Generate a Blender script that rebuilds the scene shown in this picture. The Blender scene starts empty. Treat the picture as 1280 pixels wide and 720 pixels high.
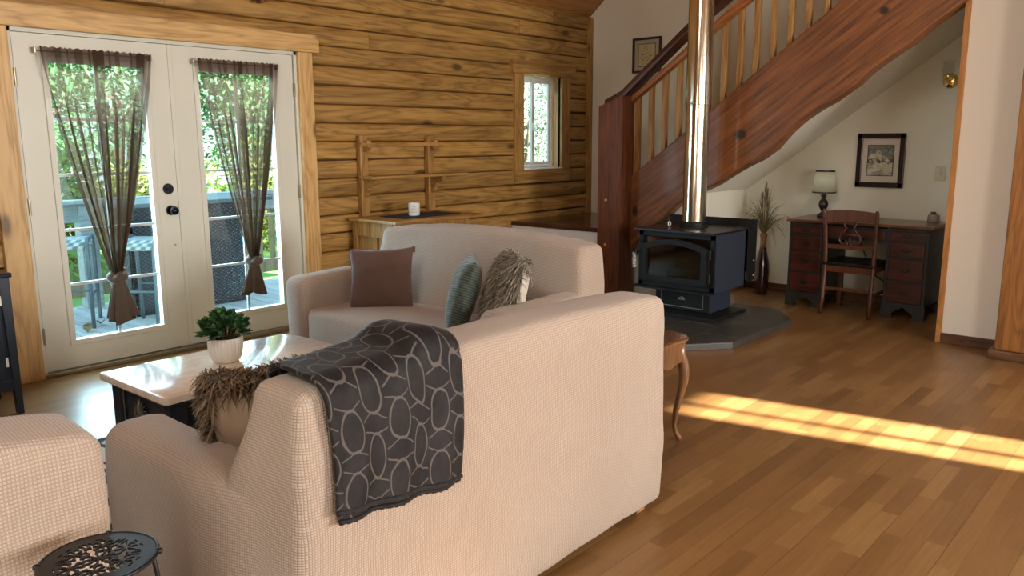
import bpy, bmesh, math, random
from mathutils import Vector, Matrix, noise, Euler
random.seed(7)
PI = math.pi
SC = bpy.context.scene
COL = SC.collection
sin, cos = math.sin, math.cos

# ------------------------------------------------------------------ node helpers
class NT:
    def __init__(s, name):
        s.m = bpy.data.materials.new(name); s.m.use_nodes = True
        s.t = s.m.node_tree; s.n = s.t.nodes; s.n.clear()
        s.out = s.n.new('ShaderNodeOutputMaterial')
    def new(s, k, **kw):
        n = s.n.new(k)
        for a, v in kw.items():
            if a.startswith('i_'):
                n.inputs[a[2:].replace('_', ' ')].default_value = v
            else: setattr(n, a, v)
        return n
    def l(s, a, b): s.t.links.new(a, b)
    def put(s, sock, v):
        if hasattr(v, 'is_output') or isinstance(v, bpy.types.NodeSocket): s.l(v, sock)
        else: sock.default_value = v
    def math(s, op, a, b=None, c=None, clamp=False):
        n = s.n.new('ShaderNodeMath'); n.operation = op; n.use_clamp = clamp
        for i, v in enumerate((a, b, c)):
            if v is not None: s.put(n.inputs[i], v)
        return n.outputs[0]
    def vmath(s, op, a, b=None):
        n = s.n.new('ShaderNodeVectorMath'); n.operation = op
        s.put(n.inputs[0], a)
        if b is not None: s.put(n.inputs[1], b)
        return n.outputs['Value'] if op in ('LENGTH', 'DOT_PRODUCT', 'DISTANCE') else n.outputs[0]
    def obj(s):
        return s.n.new('ShaderNodeTexCoord').outputs['Object']
    def mapping(s, vec, scale=(1, 1, 1), rot=(0, 0, 0), loc=(0, 0, 0)):
        n = s.n.new('ShaderNodeMapping'); s.l(vec, n.inputs[0])
        n.inputs['Scale'].default_value = scale; n.inputs['Rotation'].default_value = rot; n.inputs['Location'].default_value = loc
        return n.outputs[0]
    def noise(s, vec, scale, detail=4, rough=.5, dist=0, out='Fac'):
        n = s.n.new('ShaderNodeTexNoise'); s.l(vec, n.inputs['Vector'])
        n.inputs['Scale'].default_value = scale; n.inputs['Detail'].default_value = detail
        n.inputs['Roughness'].default_value = rough; n.inputs['Distortion'].default_value = dist
        return n.outputs[out]
    def ramp(s, fac, stops):
        n = s.n.new('ShaderNodeValToRGB'); s.put(n.inputs[0], fac)
        e = n.color_ramp.elements
        while len(e) < len(stops): e.new(.5)
        for el, (p, c) in zip(e, stops):
            el.position = p; el.color = tuple(c) + (1,) if len(c) == 3 else c
        return n.outputs[0]
    def mix(s, fac, a, b, mode='MIX'):
        n = s.n.new('ShaderNodeMix'); n.data_type = 'RGBA'; n.blend_type = mode
        s.put(n.inputs[0], fac); s.put(n.inputs[6], a if not isinstance(a, tuple) else rgba(a)); s.put(n.inputs[7], b if not isinstance(b, tuple) else rgba(b))
        return n.outputs[2]
    def sep(s, vec):
        n = s.n.new('ShaderNodeSeparateXYZ'); s.l(vec, n.inputs[0]); return n.outputs
    def comb(s, x, y, z):
        n = s.n.new('ShaderNodeCombineXYZ')
        for i, v in enumerate((x, y, z)): s.put(n.inputs[i], v)
        return n.outputs[0]
    def rng(s, v, a, b, c=0., d=1., smooth=True):
        n = s.n.new('ShaderNodeMapRange'); n.interpolation_type = 'SMOOTHSTEP' if smooth else 'LINEAR'
        s.put(n.inputs[0], v)
        for i, q in enumerate((a, b, c, d)): n.inputs[i + 1].default_value = q
        return n.outputs[0]
    def white(s, vec, out='Value'):
        n = s.n.new('ShaderNodeTexWhiteNoise'); n.noise_dimensions = '3D'; s.l(vec, n.inputs[0]); return n.outputs[out]
    def bump(s, h, strength=.3, dist=.01):
        n = s.n.new('ShaderNodeBump'); n.inputs['Strength'].default_value = strength; n.inputs['Distance'].default_value = dist
        s.l(h, n.inputs['Height']); return n.outputs[0]
    def island(s): return s.n.new('ShaderNodeNewGeometry').outputs['Random Per Island']
    def bsdf(s, color, rough=.5, metal=0, normal=None, spec=.5, coat=0, sheen=0, coat_rough=.1, trans=0, sub=0):
        b = s.n.new('ShaderNodeBsdfPrincipled')
        s.put(b.inputs['Base Color'], rgba(color) if isinstance(color, tuple) else color)
        s.put(b.inputs['Roughness'], rough); s.put(b.inputs['Metallic'], metal)
        b.inputs['Specular IOR Level'].default_value = spec
        b.inputs['Coat Weight'].default_value = coat; b.inputs['Coat Roughness'].default_value = coat_rough
        b.inputs['Sheen Weight'].default_value = sheen; b.inputs['Sheen Roughness'].default_value = .4
        b.inputs['Transmission Weight'].default_value = trans
        if normal is not None: s.l(normal, b.inputs['Normal'])
        s.l(b.outputs[0], s.out.inputs[0])
        return b
def rgba(c): return tuple(c) + (1,) if len(c) == 3 else tuple(c)

M = {}
def plain(name, color, rough=.5, metal=0, var=0., vscale=6., bump=0., bscale=60, **kw):
    t = NT(name); v = t.obj(); c = color
    if var:
        n = t.noise(v, vscale, 5, .6)
        c = t.mix(n, tuple(x * (1 - var) for x in color), tuple(min(1, x * (1 + var)) for x in color))
    nm = None
    if bump: nm = t.bump(t.noise(v, bscale, 4, .6), bump, .004)
    t.bsdf(c, rough, metal, nm, **kw); M[name] = t.m
    return t.m

def wood(name, dark, light, axis='X', rot=(0, 0, 0), rough=.45, grain=1., knots=0., knot_list=(), tone=.25, coat=0., lin=1.0, ring=1., ringw=1.):
    t = NT(name); vraw = t.obj(); v0 = t.mapping(vraw, (1, 1, 1), rot)
    isl = t.island()
    v = t.vmath('ADD', v0, t.comb(t.math('MULTIPLY', isl, 37.), t.math('MULTIPLY', isl, 11.), t.math('MULTIPLY', isl, 23.)))
    sc = {'X': (.55, 5, 5), 'Y': (5, .55, 5), 'Z': (5, 5, .55)}[axis]
    vs = t.mapping(v, sc)
    n1 = t.noise(vs, 1.3 * grain, 3, .5, .6)
    w = t.math('FRACT', t.math('MULTIPLY', n1, 9. * ring))
    w = t.math('ABSOLUTE', t.math('SUBTRACT', t.math('MULTIPLY', w, 2.), 1.))
    sf = {'X': (2, 60, 60), 'Y': (60, 2, 60), 'Z': (60, 60, 2)}[axis]
    fib = t.noise(t.mapping(v, sf), 2., 3, .6)
    mid = t.noise(t.mapping(v, {'X': (1.2, 22, 22), 'Y': (22, 1.2, 22), 'Z': (22, 22, 1.2)}[axis]), 1.6, 3, .55)
    f = t.math('ADD', t.math('ADD', t.math('MULTIPLY', t.math('POWER', w, .6), .22 * ringw), t.math('MULTIPLY', fib, .33)), t.math('MULTIPLY', mid, .67 - .22 * ringw))
    c = t.ramp(f, [(.32, dark), (.64, light)])
    bigv = t.noise(v, 1.7, 3, .5)
    br = t.math('ADD', t.math('MULTIPLY', isl, tone), t.math('MULTIPLY', bigv, tone * 1.2))
    br = t.math('ADD', br, 1. - tone * 1.1)
    c = t.mix(1., c, t.comb(br, br, br), 'MULTIPLY')
    if knots:
        sk = {'X': (1.4, 3.4, 3.4), 'Y': (3.4, 1.4, 3.4), 'Z': (3.4, 3.4, 1.4)}[axis]
        vo = t.new('ShaderNodeTexVoronoi'); vo.inputs['Scale'].default_value = 1.35
        t.l(t.mapping(v, sk), vo.inputs['Vector'])
        k = t.rng(vo.outputs['Distance'], .06, .19, 1., 0.)
        rc = t.sep(vo.outputs['Color'])[0]
        k = t.math('MULTIPLY', k, t.rng(rc, 1 - knots, 1 - knots + .05))
        c = t.mix(t.math('MULTIPLY', k, .85), c, tuple(x * .28 for x in dark))
    for (px, py, pz, rx, ry, rz) in knot_list:
        d = t.vmath('LENGTH', t.vmath('DIVIDE', t.vmath('SUBTRACT', vraw, t.comb(px, py, pz)), t.comb(rx, ry, rz)))
        c = t.mix(t.rng(d, .55, 1.3, .93, 0.), c, (.012, .006, .003))
    nm = t.bump(f, .18, .003)
    t.bsdf(c, rough, 0, nm, coat=coat); M[name] = t.m
    return t.m

# ------------------------------------------------------------------ object helpers
class MB:
    """collects vertices and faces for one mesh object"""
    def __init__(s): s.v = []; s.f = []; s.uv = {}
    def add(s, vs, fs):
        b = len(s.v); s.v += [Vector(p) for p in vs]; s.f += [tuple(b + i for i in f) for f in fs]
        return b
    def box(s, x0, x1, y0, y1, z0, z1, b=0.):
        if b <= 0:
            v = [(x, y, z) for x in (x0, x1) for y in (y0, y1) for z in (z0, z1)]
            s.add(v, [(0, 1, 3, 2), (4, 6, 7, 5), (0, 4, 5, 1), (2, 3, 7, 6), (0, 2, 6, 4), (1, 5, 7, 3)]); return s
        b = min(b, (x1 - x0) * .45, (y1 - y0) * .45, (z1 - z0) * .45)
        bm = bmesh.new(); bmesh.ops.create_cube(bm, size=1)
        for q in bm.verts: q.co = Vector(((x0 + x1) / 2 + q.co.x * (x1 - x0), (y0 + y1) / 2 + q.co.y * (y1 - y0), (z0 + z1) / 2 + q.co.z * (z1 - z0)))
        bmesh.ops.bevel(bm, geom=bm.edges[:], offset=b, segments=2, profile=.6, affect='EDGES')
        s.addbm(bm); return s
    def addbm(s, bm, mat=None):
        bm.verts.index_update()
        s.add([(mat @ q.co) if mat else q.co.copy() for q in bm.verts], [[q.index for q in f.verts] for f in bm.faces]); bm.free(); return s
    def beam(s, a, b, w, h, up=(0, 0, 1), bev=0.):
        a = Vector(a); b = Vector(b); d = b - a; L = d.length; d.normalize()
        side = d.cross(Vector(up)).normalized(); u = side.cross(d)
        t = MB().box(-w / 2, w / 2, 0, L, -h / 2, h / 2, bev)
        mt = Matrix((side, d, u)).transposed().to_4x4(); mt.translation = a
        s.add([mt @ q for q in t.v], t.f); return s
    def tube(s, pts, r, n=8, cap=True, up=None):
        pts = [Vector(p) for p in pts]; k = len(pts)
        rr = r if isinstance(r, (list, tuple)) else [r] * k
        ref = Vector(up) if up else None
        rings = []
        for i, p in enumerate(pts):
            d = (pts[min(i + 1, k - 1)] - pts[max(i - 1, 0)])
            d = d.normalized() if d.length > 1e-9 else Vector((0, 0, 1))
            if ref is None:
                ref = Vector((0, 0, 1)) if abs(d.z) < .9 else Vector((1, 0, 0))
            a = (ref - d * ref.dot(d)); a = a.normalized() if a.length > 1e-6 else d.orthogonal().normalized()
            ref = a; bb = d.cross(a)
            rings.append([p + (a * cos(2 * PI * j / n) + bb * sin(2 * PI * j / n)) * rr[i] for j in range(n)])
        b = s.add([q for R in rings for q in R], [])
        for i in range(k - 1):
            for j in range(n):
                s.f.append((b + i * n + j, b + i * n + (j + 1) % n, b + (i + 1) * n + (j + 1) % n, b + (i + 1) * n + j))
        if cap:
            s.f.append(tuple(b + j for j in reversed(range(n)))); s.f.append(tuple(b + (k - 1) * n + j for j in range(n)))
        return s
    def lathe(s, prof, c=(0, 0, 0), n=24, fn=None, axis='Z'):
        b = len(s.v); vs = []
        for (r, z) in prof:
            for j in range(n):
                a = 2 * PI * j / n; q = r * (fn(a, z) if fn else 1)
                p = (q * cos(a), q * sin(a), z)
                if axis == 'X': p = (p[2], p[0], p[1])
                if axis == 'Y': p = (p[0], p[2], p[1])
                vs.append(Vector(p) + Vector(c))
        s.add(vs, [])
        for i in range(len(prof) - 1):
            for j in range(n): s.f.append((b + i * n + j, b + i * n + (j + 1) % n, b + (i + 1) * n + (j + 1) % n, b + (i + 1) * n + j))
        if prof[0][0] > 1e-5: s.f.append(tuple(b + j for j in reversed(range(n))))
        if prof[-1][0] > 1e-5: s.f.append(tuple(b + (len(prof) - 1) * n + j for j in range(n)))
        return s
    def prism(s, poly, a0, a1, axis='X', bev=0.):
        """polygon (list of 2D points) extruded along an axis"""
        bm = bmesh.new()
        def P(p, a): return {'X': (a, p[0], p[1]), 'Y': (p[0], a, p[1]), 'Z': (p[0], p[1], a)}[axis]
        v0 = [bm.verts.new(P(p, a0)) for p in poly]; v1 = [bm.verts.new(P(p, a1)) for p in poly]
        bm.faces.new(v0); bm.faces.new(v1); n = len(poly)
        for i in range(n): bm.faces.new((v0[i], v0[(i + 1) % n], v1[(i + 1) % n], v1[i]))
        bmesh.ops.recalc_face_normals(bm, faces=bm.faces)
        if bev:
            bmesh.ops.bevel(bm, geom=bm.edges[:], offset=bev, segments=2, profile=.6, affect='EDGES', clamp_overlap=True)
        s.addbm(bm); return s
    def grid(s, fn, nu, nv, closed_u=False, uv=True):
        b = len(s.v)
        for i in range(nu + (0 if closed_u else 1)):
            for j in range(nv + 1):
                s.v.append(Vector(fn(i / nu, j / nv)))
                if uv: s.uv[len(s.v) - 1] = (i / nu, j / nv)
        m = nu if closed_u else nu + 1
        for i in range(nu):
            for j in range(nv):
                s.f.append((b + i * (nv + 1) + j, b + ((i + 1) % m) * (nv + 1) + j, b + ((i + 1) % m) * (nv + 1) + j + 1, b + i * (nv + 1) + j + 1))
        return s
    def xform(s, mt):
        s.v = [mt @ q for q in s.v]; return s
    def build(s, name, mat, parent=None, smooth=False, local=False, angle=None, kind=None, mods=None, label=None):
        me = bpy.data.meshes.new(name)
        vs = s.v
        if parent is not None and not local:
            inv = WORLD[parent.name].inverted(); vs = [inv @ q for q in vs]
        me.from_pydata([tuple(q) for q in vs], [], s.f); me.validate(); me.update()
        bm = bmesh.new(); bm.from_mesh(me); bmesh.ops.recalc_face_normals(bm, faces=bm.faces); bm.to_mesh(me); bm.free()
        if s.uv:
            ul = me.uv_layers.new(name='UVMap')
            for lp in me.loops: ul.data[lp.index].uv = s.uv.get(lp.vertex_index, (0, 0))
        if smooth or angle: me.polygons.foreach_set('use_smooth', [True] * len(me.polygons))
        me.materials.append(M[mat] if isinstance(mat, str) else mat)
        o = bpy.data.objects.new(name, me); COL.objects.link(o)
        if angle: me.set_sharp_from_angle(angle=math.radians(angle))
        if parent is not None: o.parent = parent; WORLD[o.name] = WORLD[parent.name].copy()
        else: WORLD[o.name] = Matrix.Identity(4)
        if kind: o['kind'] = kind
        if label: o['label'] = label
        if mods:
            for k, kw in mods:
                md = o.modifiers.new(k.title(), k)
                for a, val in kw.items(): setattr(md, a, val)
        return o
WORLD = {}
def tag(o, label, cat, group=None, kind=None):
    o['label'] = label; o['category'] = cat
    if group: o['group'] = group
    if kind: o['kind'] = kind
    return o
def thing(name, label, cat, loc=(0, 0, 0), rot=(0, 0, 0), group=None):
    o = bpy.data.objects.new(name, None); COL.objects.link(o); o.empty_display_size = .05
    o.location = loc; o.rotation_euler = rot
    WORLD[o.name] = Matrix.Translation(loc) @ Euler(rot).to_matrix().to_4x4()
    return tag(o, label, cat, group)
def struct(mb, name, mat, **kw):
    return mb.build(name, mat, kind='structure', **kw)
def copy_tree(o, loc=None, rot=None, label=None, scale=None):
    c = o.copy(); COL.objects.link(c)
    if loc is not None: c.location = loc
    if rot is not None: c.rotation_euler = rot
    if scale is not None: c.scale = scale
    if label: c['label'] = label
    for ch in [q for q in bpy.data.objects if q.parent == o]:
        d = ch.copy(); COL.objects.link(d); d.parent = c
        for g in [q for q in bpy.data.objects if q.parent == ch]:
            e = g.copy(); COL.objects.link(e); e.parent = d
    return c
def lerp(a, b, t): return a + (b - a) * t
def sstep(a, b, x):
    t = max(0., min(1., (x - a) / (b - a))); return t * t * (3 - 2 * t)
def interp(pts, x):
    if x <= pts[0][0]: return pts[0][1]
    for (a, va), (b, vb) in zip(pts, pts[1:]):
        if x <= b: return lerp(va, vb, (x - a) / (b - a))
    return pts[-1][1]

def rbox(x0, x1, y0, y1, z0, z1, r, step=.035, fn=None):
    """soft rounded box with enough vertices to deform"""
    def axis(a, b):
        n = max(4, int((b - a) / step)); pts = [a + (b - a) * i / n for i in range(n + 1)]
        for k in (.12, .3, .55): pts += [a + r * k, b - r * k]
        return sorted(set(round(p, 5) for p in pts))
    X, Y, Z = axis(x0, x1), axis(y0, y1), axis(z0, z1)
    vid = {}; mb = MB()
    def V(x, y, z):
        k = (x, y, z)
        if k not in vid:
            p = Vector(k); q = Vector((min(max(x, x0 + r), x1 - r), min(max(y, y0 + r), y1 - r), min(max(z, z0 + r), z1 - r)))
            d = p - q
            if d.length > 1e-9: p = q + d * (r / d.length)
            if fn: p = Vector(fn(p))
            vid[k] = len(mb.v); mb.v.append(p)
        return vid[k]
    for A, B, w in ((X, Y, 2), (X, Z, 1), (Y, Z, 0)):
        for end in (0, -1):
            c = (X, Y, Z)[w][end]
            for i in range(len(A) - 1):
                for j in range(len(B) - 1):
                    q = []
                    for (a, b) in ((A[i], B[j]), (A[i + 1], B[j]), (A[i + 1], B[j + 1]), (A[i], B[j + 1])):
                        q.append(V(a, b, c) if w == 2 else (V(a, c, b) if w == 1 else V(c, a, b)))
                    mb.f.append(tuple(q))
    return mb
def nz(p, s, a, seed=0):
    return a * noise.noise(Vector((p[0] * s + seed, p[1] * s - seed, p[2] * s + 3.1 * seed)))

WORLD_STRENGTH, SUN_STRENGTH, WIN_FILL_POWER, DOOR_POWER, EXPOSURE = 2.1, 55.0, (100, 185, 115), 58, 0.42

# ------------------------------------------------------------------ materials
wood('log', (.155, .075, .017), (.43, .245, .068), 'X', knots=.42, tone=.30, rough=.5)
wood('pine', (.36, .20, .062), (.64, .41, .17), 'X', knots=.25, tone=.14, rough=.45)
wood('pine_up', (.36, .20, .062), (.64, .41, .17), 'Z', knots=.2, tone=.14, rough=.45)
wood('oldpine', (.17, .08, .020), (.42, .23, .068), 'X', knots=.15, tone=.2)
wood('oldpine_up', (.17, .08, .020), (.42, .23, .068), 'Z', knots=.15, tone=.2)
wood('ceilwood', (.22, .085, .018), (.42, .19, .05), 'X', knots=.2, tone=.2)
wood('redwood', (.050, .013, .005), (.24, .085, .022), 'Y', rot=(math.radians(36.2), 0, 0), rough=.48, tone=.55, coat=.06, ring=.4, ringw=.25,
     knot_list=[(0, 3.0 - 4.13, 1.464, .3, .055, .042), (0, 1.966 - 4.13, 2.305, .3, .035, .028), (0, 2.9 - 4.13, 1.98, .3, .05, .016), (0, 3.98 - 4.13, .80, .3, .03, .05)])
wood('redwood_up', (.040, .011, .005), (.15, .044, .013), 'Z', rough=.45, tone=.25, coat=.06, knots=.15)
wood('railwood', (.13, .035, .008), (.40, .14, .034), 'Y', rot=(math.radians(36.2), 0, 0), rough=.4, tone=.25, knots=.25)
wood('darkrail', (.03, .008, .004), (.09, .025, .010), 'Y', rot=(math.radians(36.2), 0, 0), rough=.35, tone=.2)
wood('baluster', (.16, .07, .018), (.38, .20, .06), 'Z', rough=.45, tone=.3)
wood('postpine', (.12, .042, .008), (.27, .105, .022), 'Z', knots=.3, tone=.15)
wood('trimwood', (.30, .12, .025), (.50, .22, .06), 'Z', tone=.1)
wood('darkstain', (.022, .007, .005), (.075, .024, .014), 'Y', rough=.25, tone=.2, coat=.4)
wood('baseboard', (.05, .02, .009), (.13, .055, .022), 'Y', tone=.1)
wood('mahogany', (.020, .005, .003), (.075, .017, .008), 'Y', rough=.4, tone=.2, coat=.1)
wood('desktop', (.07, .022, .008), (.20, .075, .025), 'Y', rough=.32, tone=.1, coat=.3)
wood('chairwood', (.04, .012, .005), (.12, .038, .013), 'Z', rough=.4, tone=.15, coat=.25)
wood('tablewood', (.06, .022, .007), (.19, .08, .026), 'Z', rough=.3, tone=.1, coat=.4)
wood('tabletopwood', (.035, .010, .004), (.11, .035, .013), 'X', rough=.25, tone=.1, coat=.5)
wood('sofafoot', (.22, .10, .03), (.42, .21, .075), 'Z', tone=.1)
wood('deckwood', (.46, .47, .46), (.70, .70, .68), 'Y', tone=.25, rough=.75)
wood('railgrey', (.32, .34, .34), (.54, .56, .55), 'X', tone=.2, rough=.75)
wood('fencewood', (.30, .20, .09), (.50, .38, .20), 'Z', tone=.2, rough=.75)
wood('bark', (.05, .035, .022), (.16, .115, .075), 'Z', tone=.2, rough=.9)
plain('white_wall', (.745, .715, .605), .85, var=.02, vscale=3, bump=.12, bscale=55)
plain('white_wall_warm', (.87, .80, .69), .85, var=.02, vscale=3, bump=.15, bscale=55)
plain('riser_white', (.72, .73, .72), .7, var=.04)
plain('door_paint', (.64, .635, .56), .42, var=.03, vscale=2)
plain('vinyl', (.80, .80, .78), .35)
plain('muntin', (.42, .45, .45), .4)
plain('black_metal', (.018, .018, .02), .38, .6, var=.2)
plain('stove_black', (.0085, .0082, .008), .52, .0, var=.25, vscale=14, bump=.06, spec=.25)
plain('stove_top', (.018, .014, .016), .36, .4, var=.4, vscale=5)
plain('stove_blue', (.026, .034, .052), .5, .0, var=.15, vscale=8, spec=.3)
plain('soot', (.03, .018, .012), .9, var=.5, vscale=9)
plain('firebrick', (.16, .085, .045), .9, var=.5, vscale=9)
plain('hinge', (.30, .25, .16), .35, .9)
plain('brass', (.85, .62, .25), .16, 1.)
plain('pewter', (.25, .23, .19), .4, .9)
plain('dark_hw', (.010, .012, .018), .25, .6)
plain('navy', (.012, .020, .034), .38, var=.2, vscale=10)
plain('navy_cloth', (.010, .012, .026), .85, bump=.2, bscale=300)
plain('desk_green', (.020, .020, .018), .45, var=.25)
plain('switch', (.60, .53, .38), .45)
plain('mat_board', (.66, .58, .50), .8)
plain('mat_grey', (.42, .37, .31), .8)
plain('frame_dark', (.014, .006, .006), .3, coat=.4)
plain('lamp_base', (.022, .015, .012), .35, var=.3)
plain('vase_glaze', (.035, .014, .010), .22, coat=.6)
wood('vase_wood', (.15, .06, .02), (.30, .14, .05), 'Z', tone=.1)
plain('drygrass', (.16, .125, .060), .8, var=.35, vscale=9)
plain('plume', (.22, .13, .06), .9, var=.3, vscale=20)
plain('pot_white', (.80, .80, .77), .35)
plain('pot_soil', (.04, .028, .018), .95)
plain('twig', (.07, .06, .03), .8)
plain('candle_glass', (.74, .74, .70), .3)
plain('wax', (.80, .74, .60), .5, sub=0)
plain('ink', (.10, .10, .10), .6)
plain('jar_clay', (.30, .26, .22), .5, var=.2, vscale=30)
plain('jar_stuff', (.12, .06, .045), .7, var=.4, vscale=40)
plain('cord_black', (.008, .008, .008), .5)
plain('curtain_rod', (.35, .32, .26), .3, .9)
plain('pillow_brown', (.105, .058, .044), .85, var=.06, vscale=80, sheen=.3, bump=.15, bscale=260)
plain('pillow_tan', (.37, .27, .185), .6, var=.10, vscale=7, sheen=.5)
plain('pillow_white', (.66, .60, .52), .8, sheen=.2)
plain('pillow_black', (.008, .007, .007), .8, sheen=.1)
def fur(name, cols):
    t = NT(name); c = t.ramp(t.math('ADD', t.math('MULTIPLY', t.island(), .6), t.math('MULTIPLY', t.noise(t.obj(), 16, 3, .6), .4)), [(i / (len(cols) - 1) * .6 + .2, q) for i, q in enumerate(cols)])
    t.bsdf(c, .8, sheen=.2); M[name] = t.m
fur('fur_brown', [(.055, .036, .020), (.15, .10, .058), (.27, .19, .115)])
fur('fur_grey', [(.085, .072, .052), (.27, .235, .18), (.46, .41, .33)])
plain('fur_under', (.10, .065, .04), .9)
plain('leaf_litter', (.30, .20, .10), .8, var=.4)
plain('stool_metal', (.14, .18, .20), .42, .3)
plain('counter_grey', (.16, .20, .23), .45)
plain('dirt', (.10, .075, .05), .95)

def gen_waffle():
    t = NT('waffle'); v = t.obj()
    g = t.new('ShaderNodeNewGeometry')
    vt = t.new('ShaderNodeVectorTransform', vector_type='NORMAL', convert_from='WORLD', convert_to='OBJECT'); t.l(g.outputs['Normal'], vt.inputs[0])
    n = t.sep(t.vmath('ABSOLUTE', vt.outputs[0]))
    wob = t.noise(v, 3.2, 2, .5, out='Color')
    v = t.vmath('ADD', v, t.vmath('SCALE', t.vmath('SUBTRACT', wob, t.comb(.5, .5, .5))) )
    for nn in t.n:
        if nn.type == 'VECT_MATH' and nn.operation == 'SCALE': nn.inputs['Scale'].default_value = .035
    p = t.sep(v); prof = []
    for i in range(3):
        f = t.math('FRACT', t.math('MULTIPLY', p[i], 1 / .0074))
        f = t.math('ABSOLUTE', t.math('SUBTRACT', t.math('MULTIPLY', f, 2.), 1.))          # 1 at a line
        line = t.rng(f, .35, .95)
        w = t.rng(n[i], .55, .85, 1., 0.)
        prof.append(t.math('MULTIPLY', line, w))
    m = t.math('MAXIMUM', t.math('MAXIMUM', prof[0], prof[1]), prof[2])
    big = t.noise(v, 2.2, 3, .5)
    base = t.ramp(big, [(.3, (.455, .372, .308)), (.75, (.515, .432, .362))])
    c = t.mix(t.math('MULTIPLY', m, .54), base, (.26, .165, .110))
    inv = t.math('SUBTRACT', 1., m)
    t.bsdf(c, .85, 0, t.bump(inv, .55, .004), sheen=.25); M['waffle'] = t.m
gen_waffle()

def gen_floor():
    t = NT('parquet'); v = t.obj(); p = t.sep(v)
    W, L = .068, .42
    yy = t.math('MULTIPLY', p[1], 1 / W); row = t.math('FLOOR', yy)
    r1 = t.white(t.comb(row, 3.7, 1.3))
    xx = t.math('ADD', t.math('MULTIPLY', p[0], 1 / L), t.math('MULTIPLY', r1, 7.)); colm = t.math('FLOOR', xx)
    rnd = t.white(t.comb(row, colm, 5.1))
    rnd2 = t.white(t.comb(row, colm, 9.4))
    vv = t.vmath('ADD', v, t.comb(t.math('MULTIPLY', rnd, 31.), t.math('MULTIPLY', rnd2, 17.), 0.))
    g = t.noise(t.mapping(vv, (1.6, 26, 1)), 2.2, 5, .65, .5)
    fine = t.noise(t.mapping(vv, (6, 190, 1)), 2., 3, .6)
    c = t.ramp(rnd, [(0, (.170, .087, .030)), (.2, (.208, .108, .038)), (.75, (.245, .131, .047)), (1, (.29, .166, .063))])
    f = t.math('ADD', t.math('MULTIPLY', g, .7), t.math('MULTIPLY', fine, .3))
    c = t.mix(1., c, t.ramp(f, [(.2, (.68, .63, .58)), (.75, (1.18, 1.16, 1.12))]), 'MULTIPLY')
    fy = t.math('FRACT', yy); fx = t.math('FRACT', xx)
    ey = t.math('MINIMUM', fy, t.math('SUBTRACT', 1., fy)); ex = t.math('MINIMUM', fx, t.math('SUBTRACT', 1., fx))
    seam = t.math('MAXIMUM', t.rng(ey, .0, .022, 1., 0.), t.rng(ex, .0, .004, 1., 0.))
    fb = t.math('FRACT', t.math('MULTIPLY', yy, 1 / 3.)); eb = t.math('MINIMUM', fb, t.math('SUBTRACT', 1., fb))
    board = t.rng(eb, 0., .012, 1., 0.)
    c = t.mix(t.math('MULTIPLY', seam, .35), c, (.07, .03, .012)); c = t.mix(t.math('MULTIPLY', board, .6), c, (.05, .022, .01))
    rough = t.math('ADD', t.math('MULTIPLY', t.noise(v, 3, 4, .6), .12), .30)
    t.bsdf(c, rough, 0, t.bump(t.math('SUBTRACT', 1., t.math('MAXIMUM', seam, board)), .15, .002), spec=.5); M['parquet'] = t.m
gen_floor()

def gen_throw():
    t = NT('throw'); v = t.new('ShaderNodeUVMap').outputs[0]
    wob = t.noise(v, 5., 2, .5, out='Color')
    p = t.sep(v)
    fu = t.math('ADD', t.math('MULTIPLY', p[0], 3.0), t.math('MULTIPLY', t.sep(wob)[0], .25)); fv = t.math('ADD', t.math('MULTIPLY', p[1], 4.6), t.math('MULTIPLY', t.sep(wob)[1], .25))
    def ring(ou, ov, ru, rv, wd, concave=False):
        a = t.math('SUBTRACT', t.math('FRACT', t.math('ADD', fu, ou)), .5); b = t.math('SUBTRACT', t.math('FRACT', t.math('ADD', fv, ov)), .5)
        d = t.vmath('LENGTH', t.comb(t.math('MULTIPLY', a, 1 / ru), t.math('MULTIPLY', b, 1 / rv), 0.))
        return t.rng(t.math('ABSOLUTE', t.math('SUBTRACT', d, 1.)), wd * .45, wd, 1., 0.)
    m = t.math('MAXIMUM', ring(0, 0, .20, .33, .095), ring(.5, .5, .20, .33, .095))
    def tips(ou, ov):
        a = t.math('ABSOLUTE', t.math('SUBTRACT', t.math('FRACT', t.math('ADD', fu, ou)), .5)); b = t.math('ABSOLUTE', t.math('SUBTRACT', t.math('FRACT', t.math('ADD', fv, ov)), .5))
        d = t.math('ABSOLUTE', t.math('SUBTRACT', b, t.math('ADD', t.math('MULTIPLY', a, .45), .31)))
        return t.math('MULTIPLY', t.rng(d, .008, .018, 1., 0.), t.rng(a, .24, .27, 1., 0.))
    m = t.math('MAXIMUM', m, tips(0, 0)); m = t.math('MAXIMUM', m, tips(.5, .5))
    cu = t.math('MULTIPLY', t.math('ABSOLUTE', t.math('SINE', t.math('MULTIPLY', fv, 2 * PI))), .10)
    for o_, sg in ((.20, 1.), (.80, -1.)):
        q = t.math('FRACT', fu); d = t.math('ABSOLUTE', t.math('SUBTRACT', q, t.math('ADD', t.math('MULTIPLY', cu, -sg), .5 - sg * .22)))
        m = t.math('MAXIMUM', m, t.math('MULTIPLY', t.rng(d, .012, .028, 1., 0.), 0.))
    big = t.noise(t.mapping(v, (3, 3, 1)), 2.2, 4, .6)
    base = t.ramp(big, [(.3, (.008, .0075, .0085)), (.7, (.024, .021, .0225))])
    c = t.mix(t.math('MULTIPLY', m, .6), base, (.15, .132, .12))
    fz = t.noise(v, 240, 3, .6)
    t.bsdf(c, .6, 0, t.bump(t.math('ADD', fz, t.math('MULTIPLY', m, -1.5)), .25, .004), sheen=.06, spec=.15); M['throw'] = t.m
gen_throw()

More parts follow.
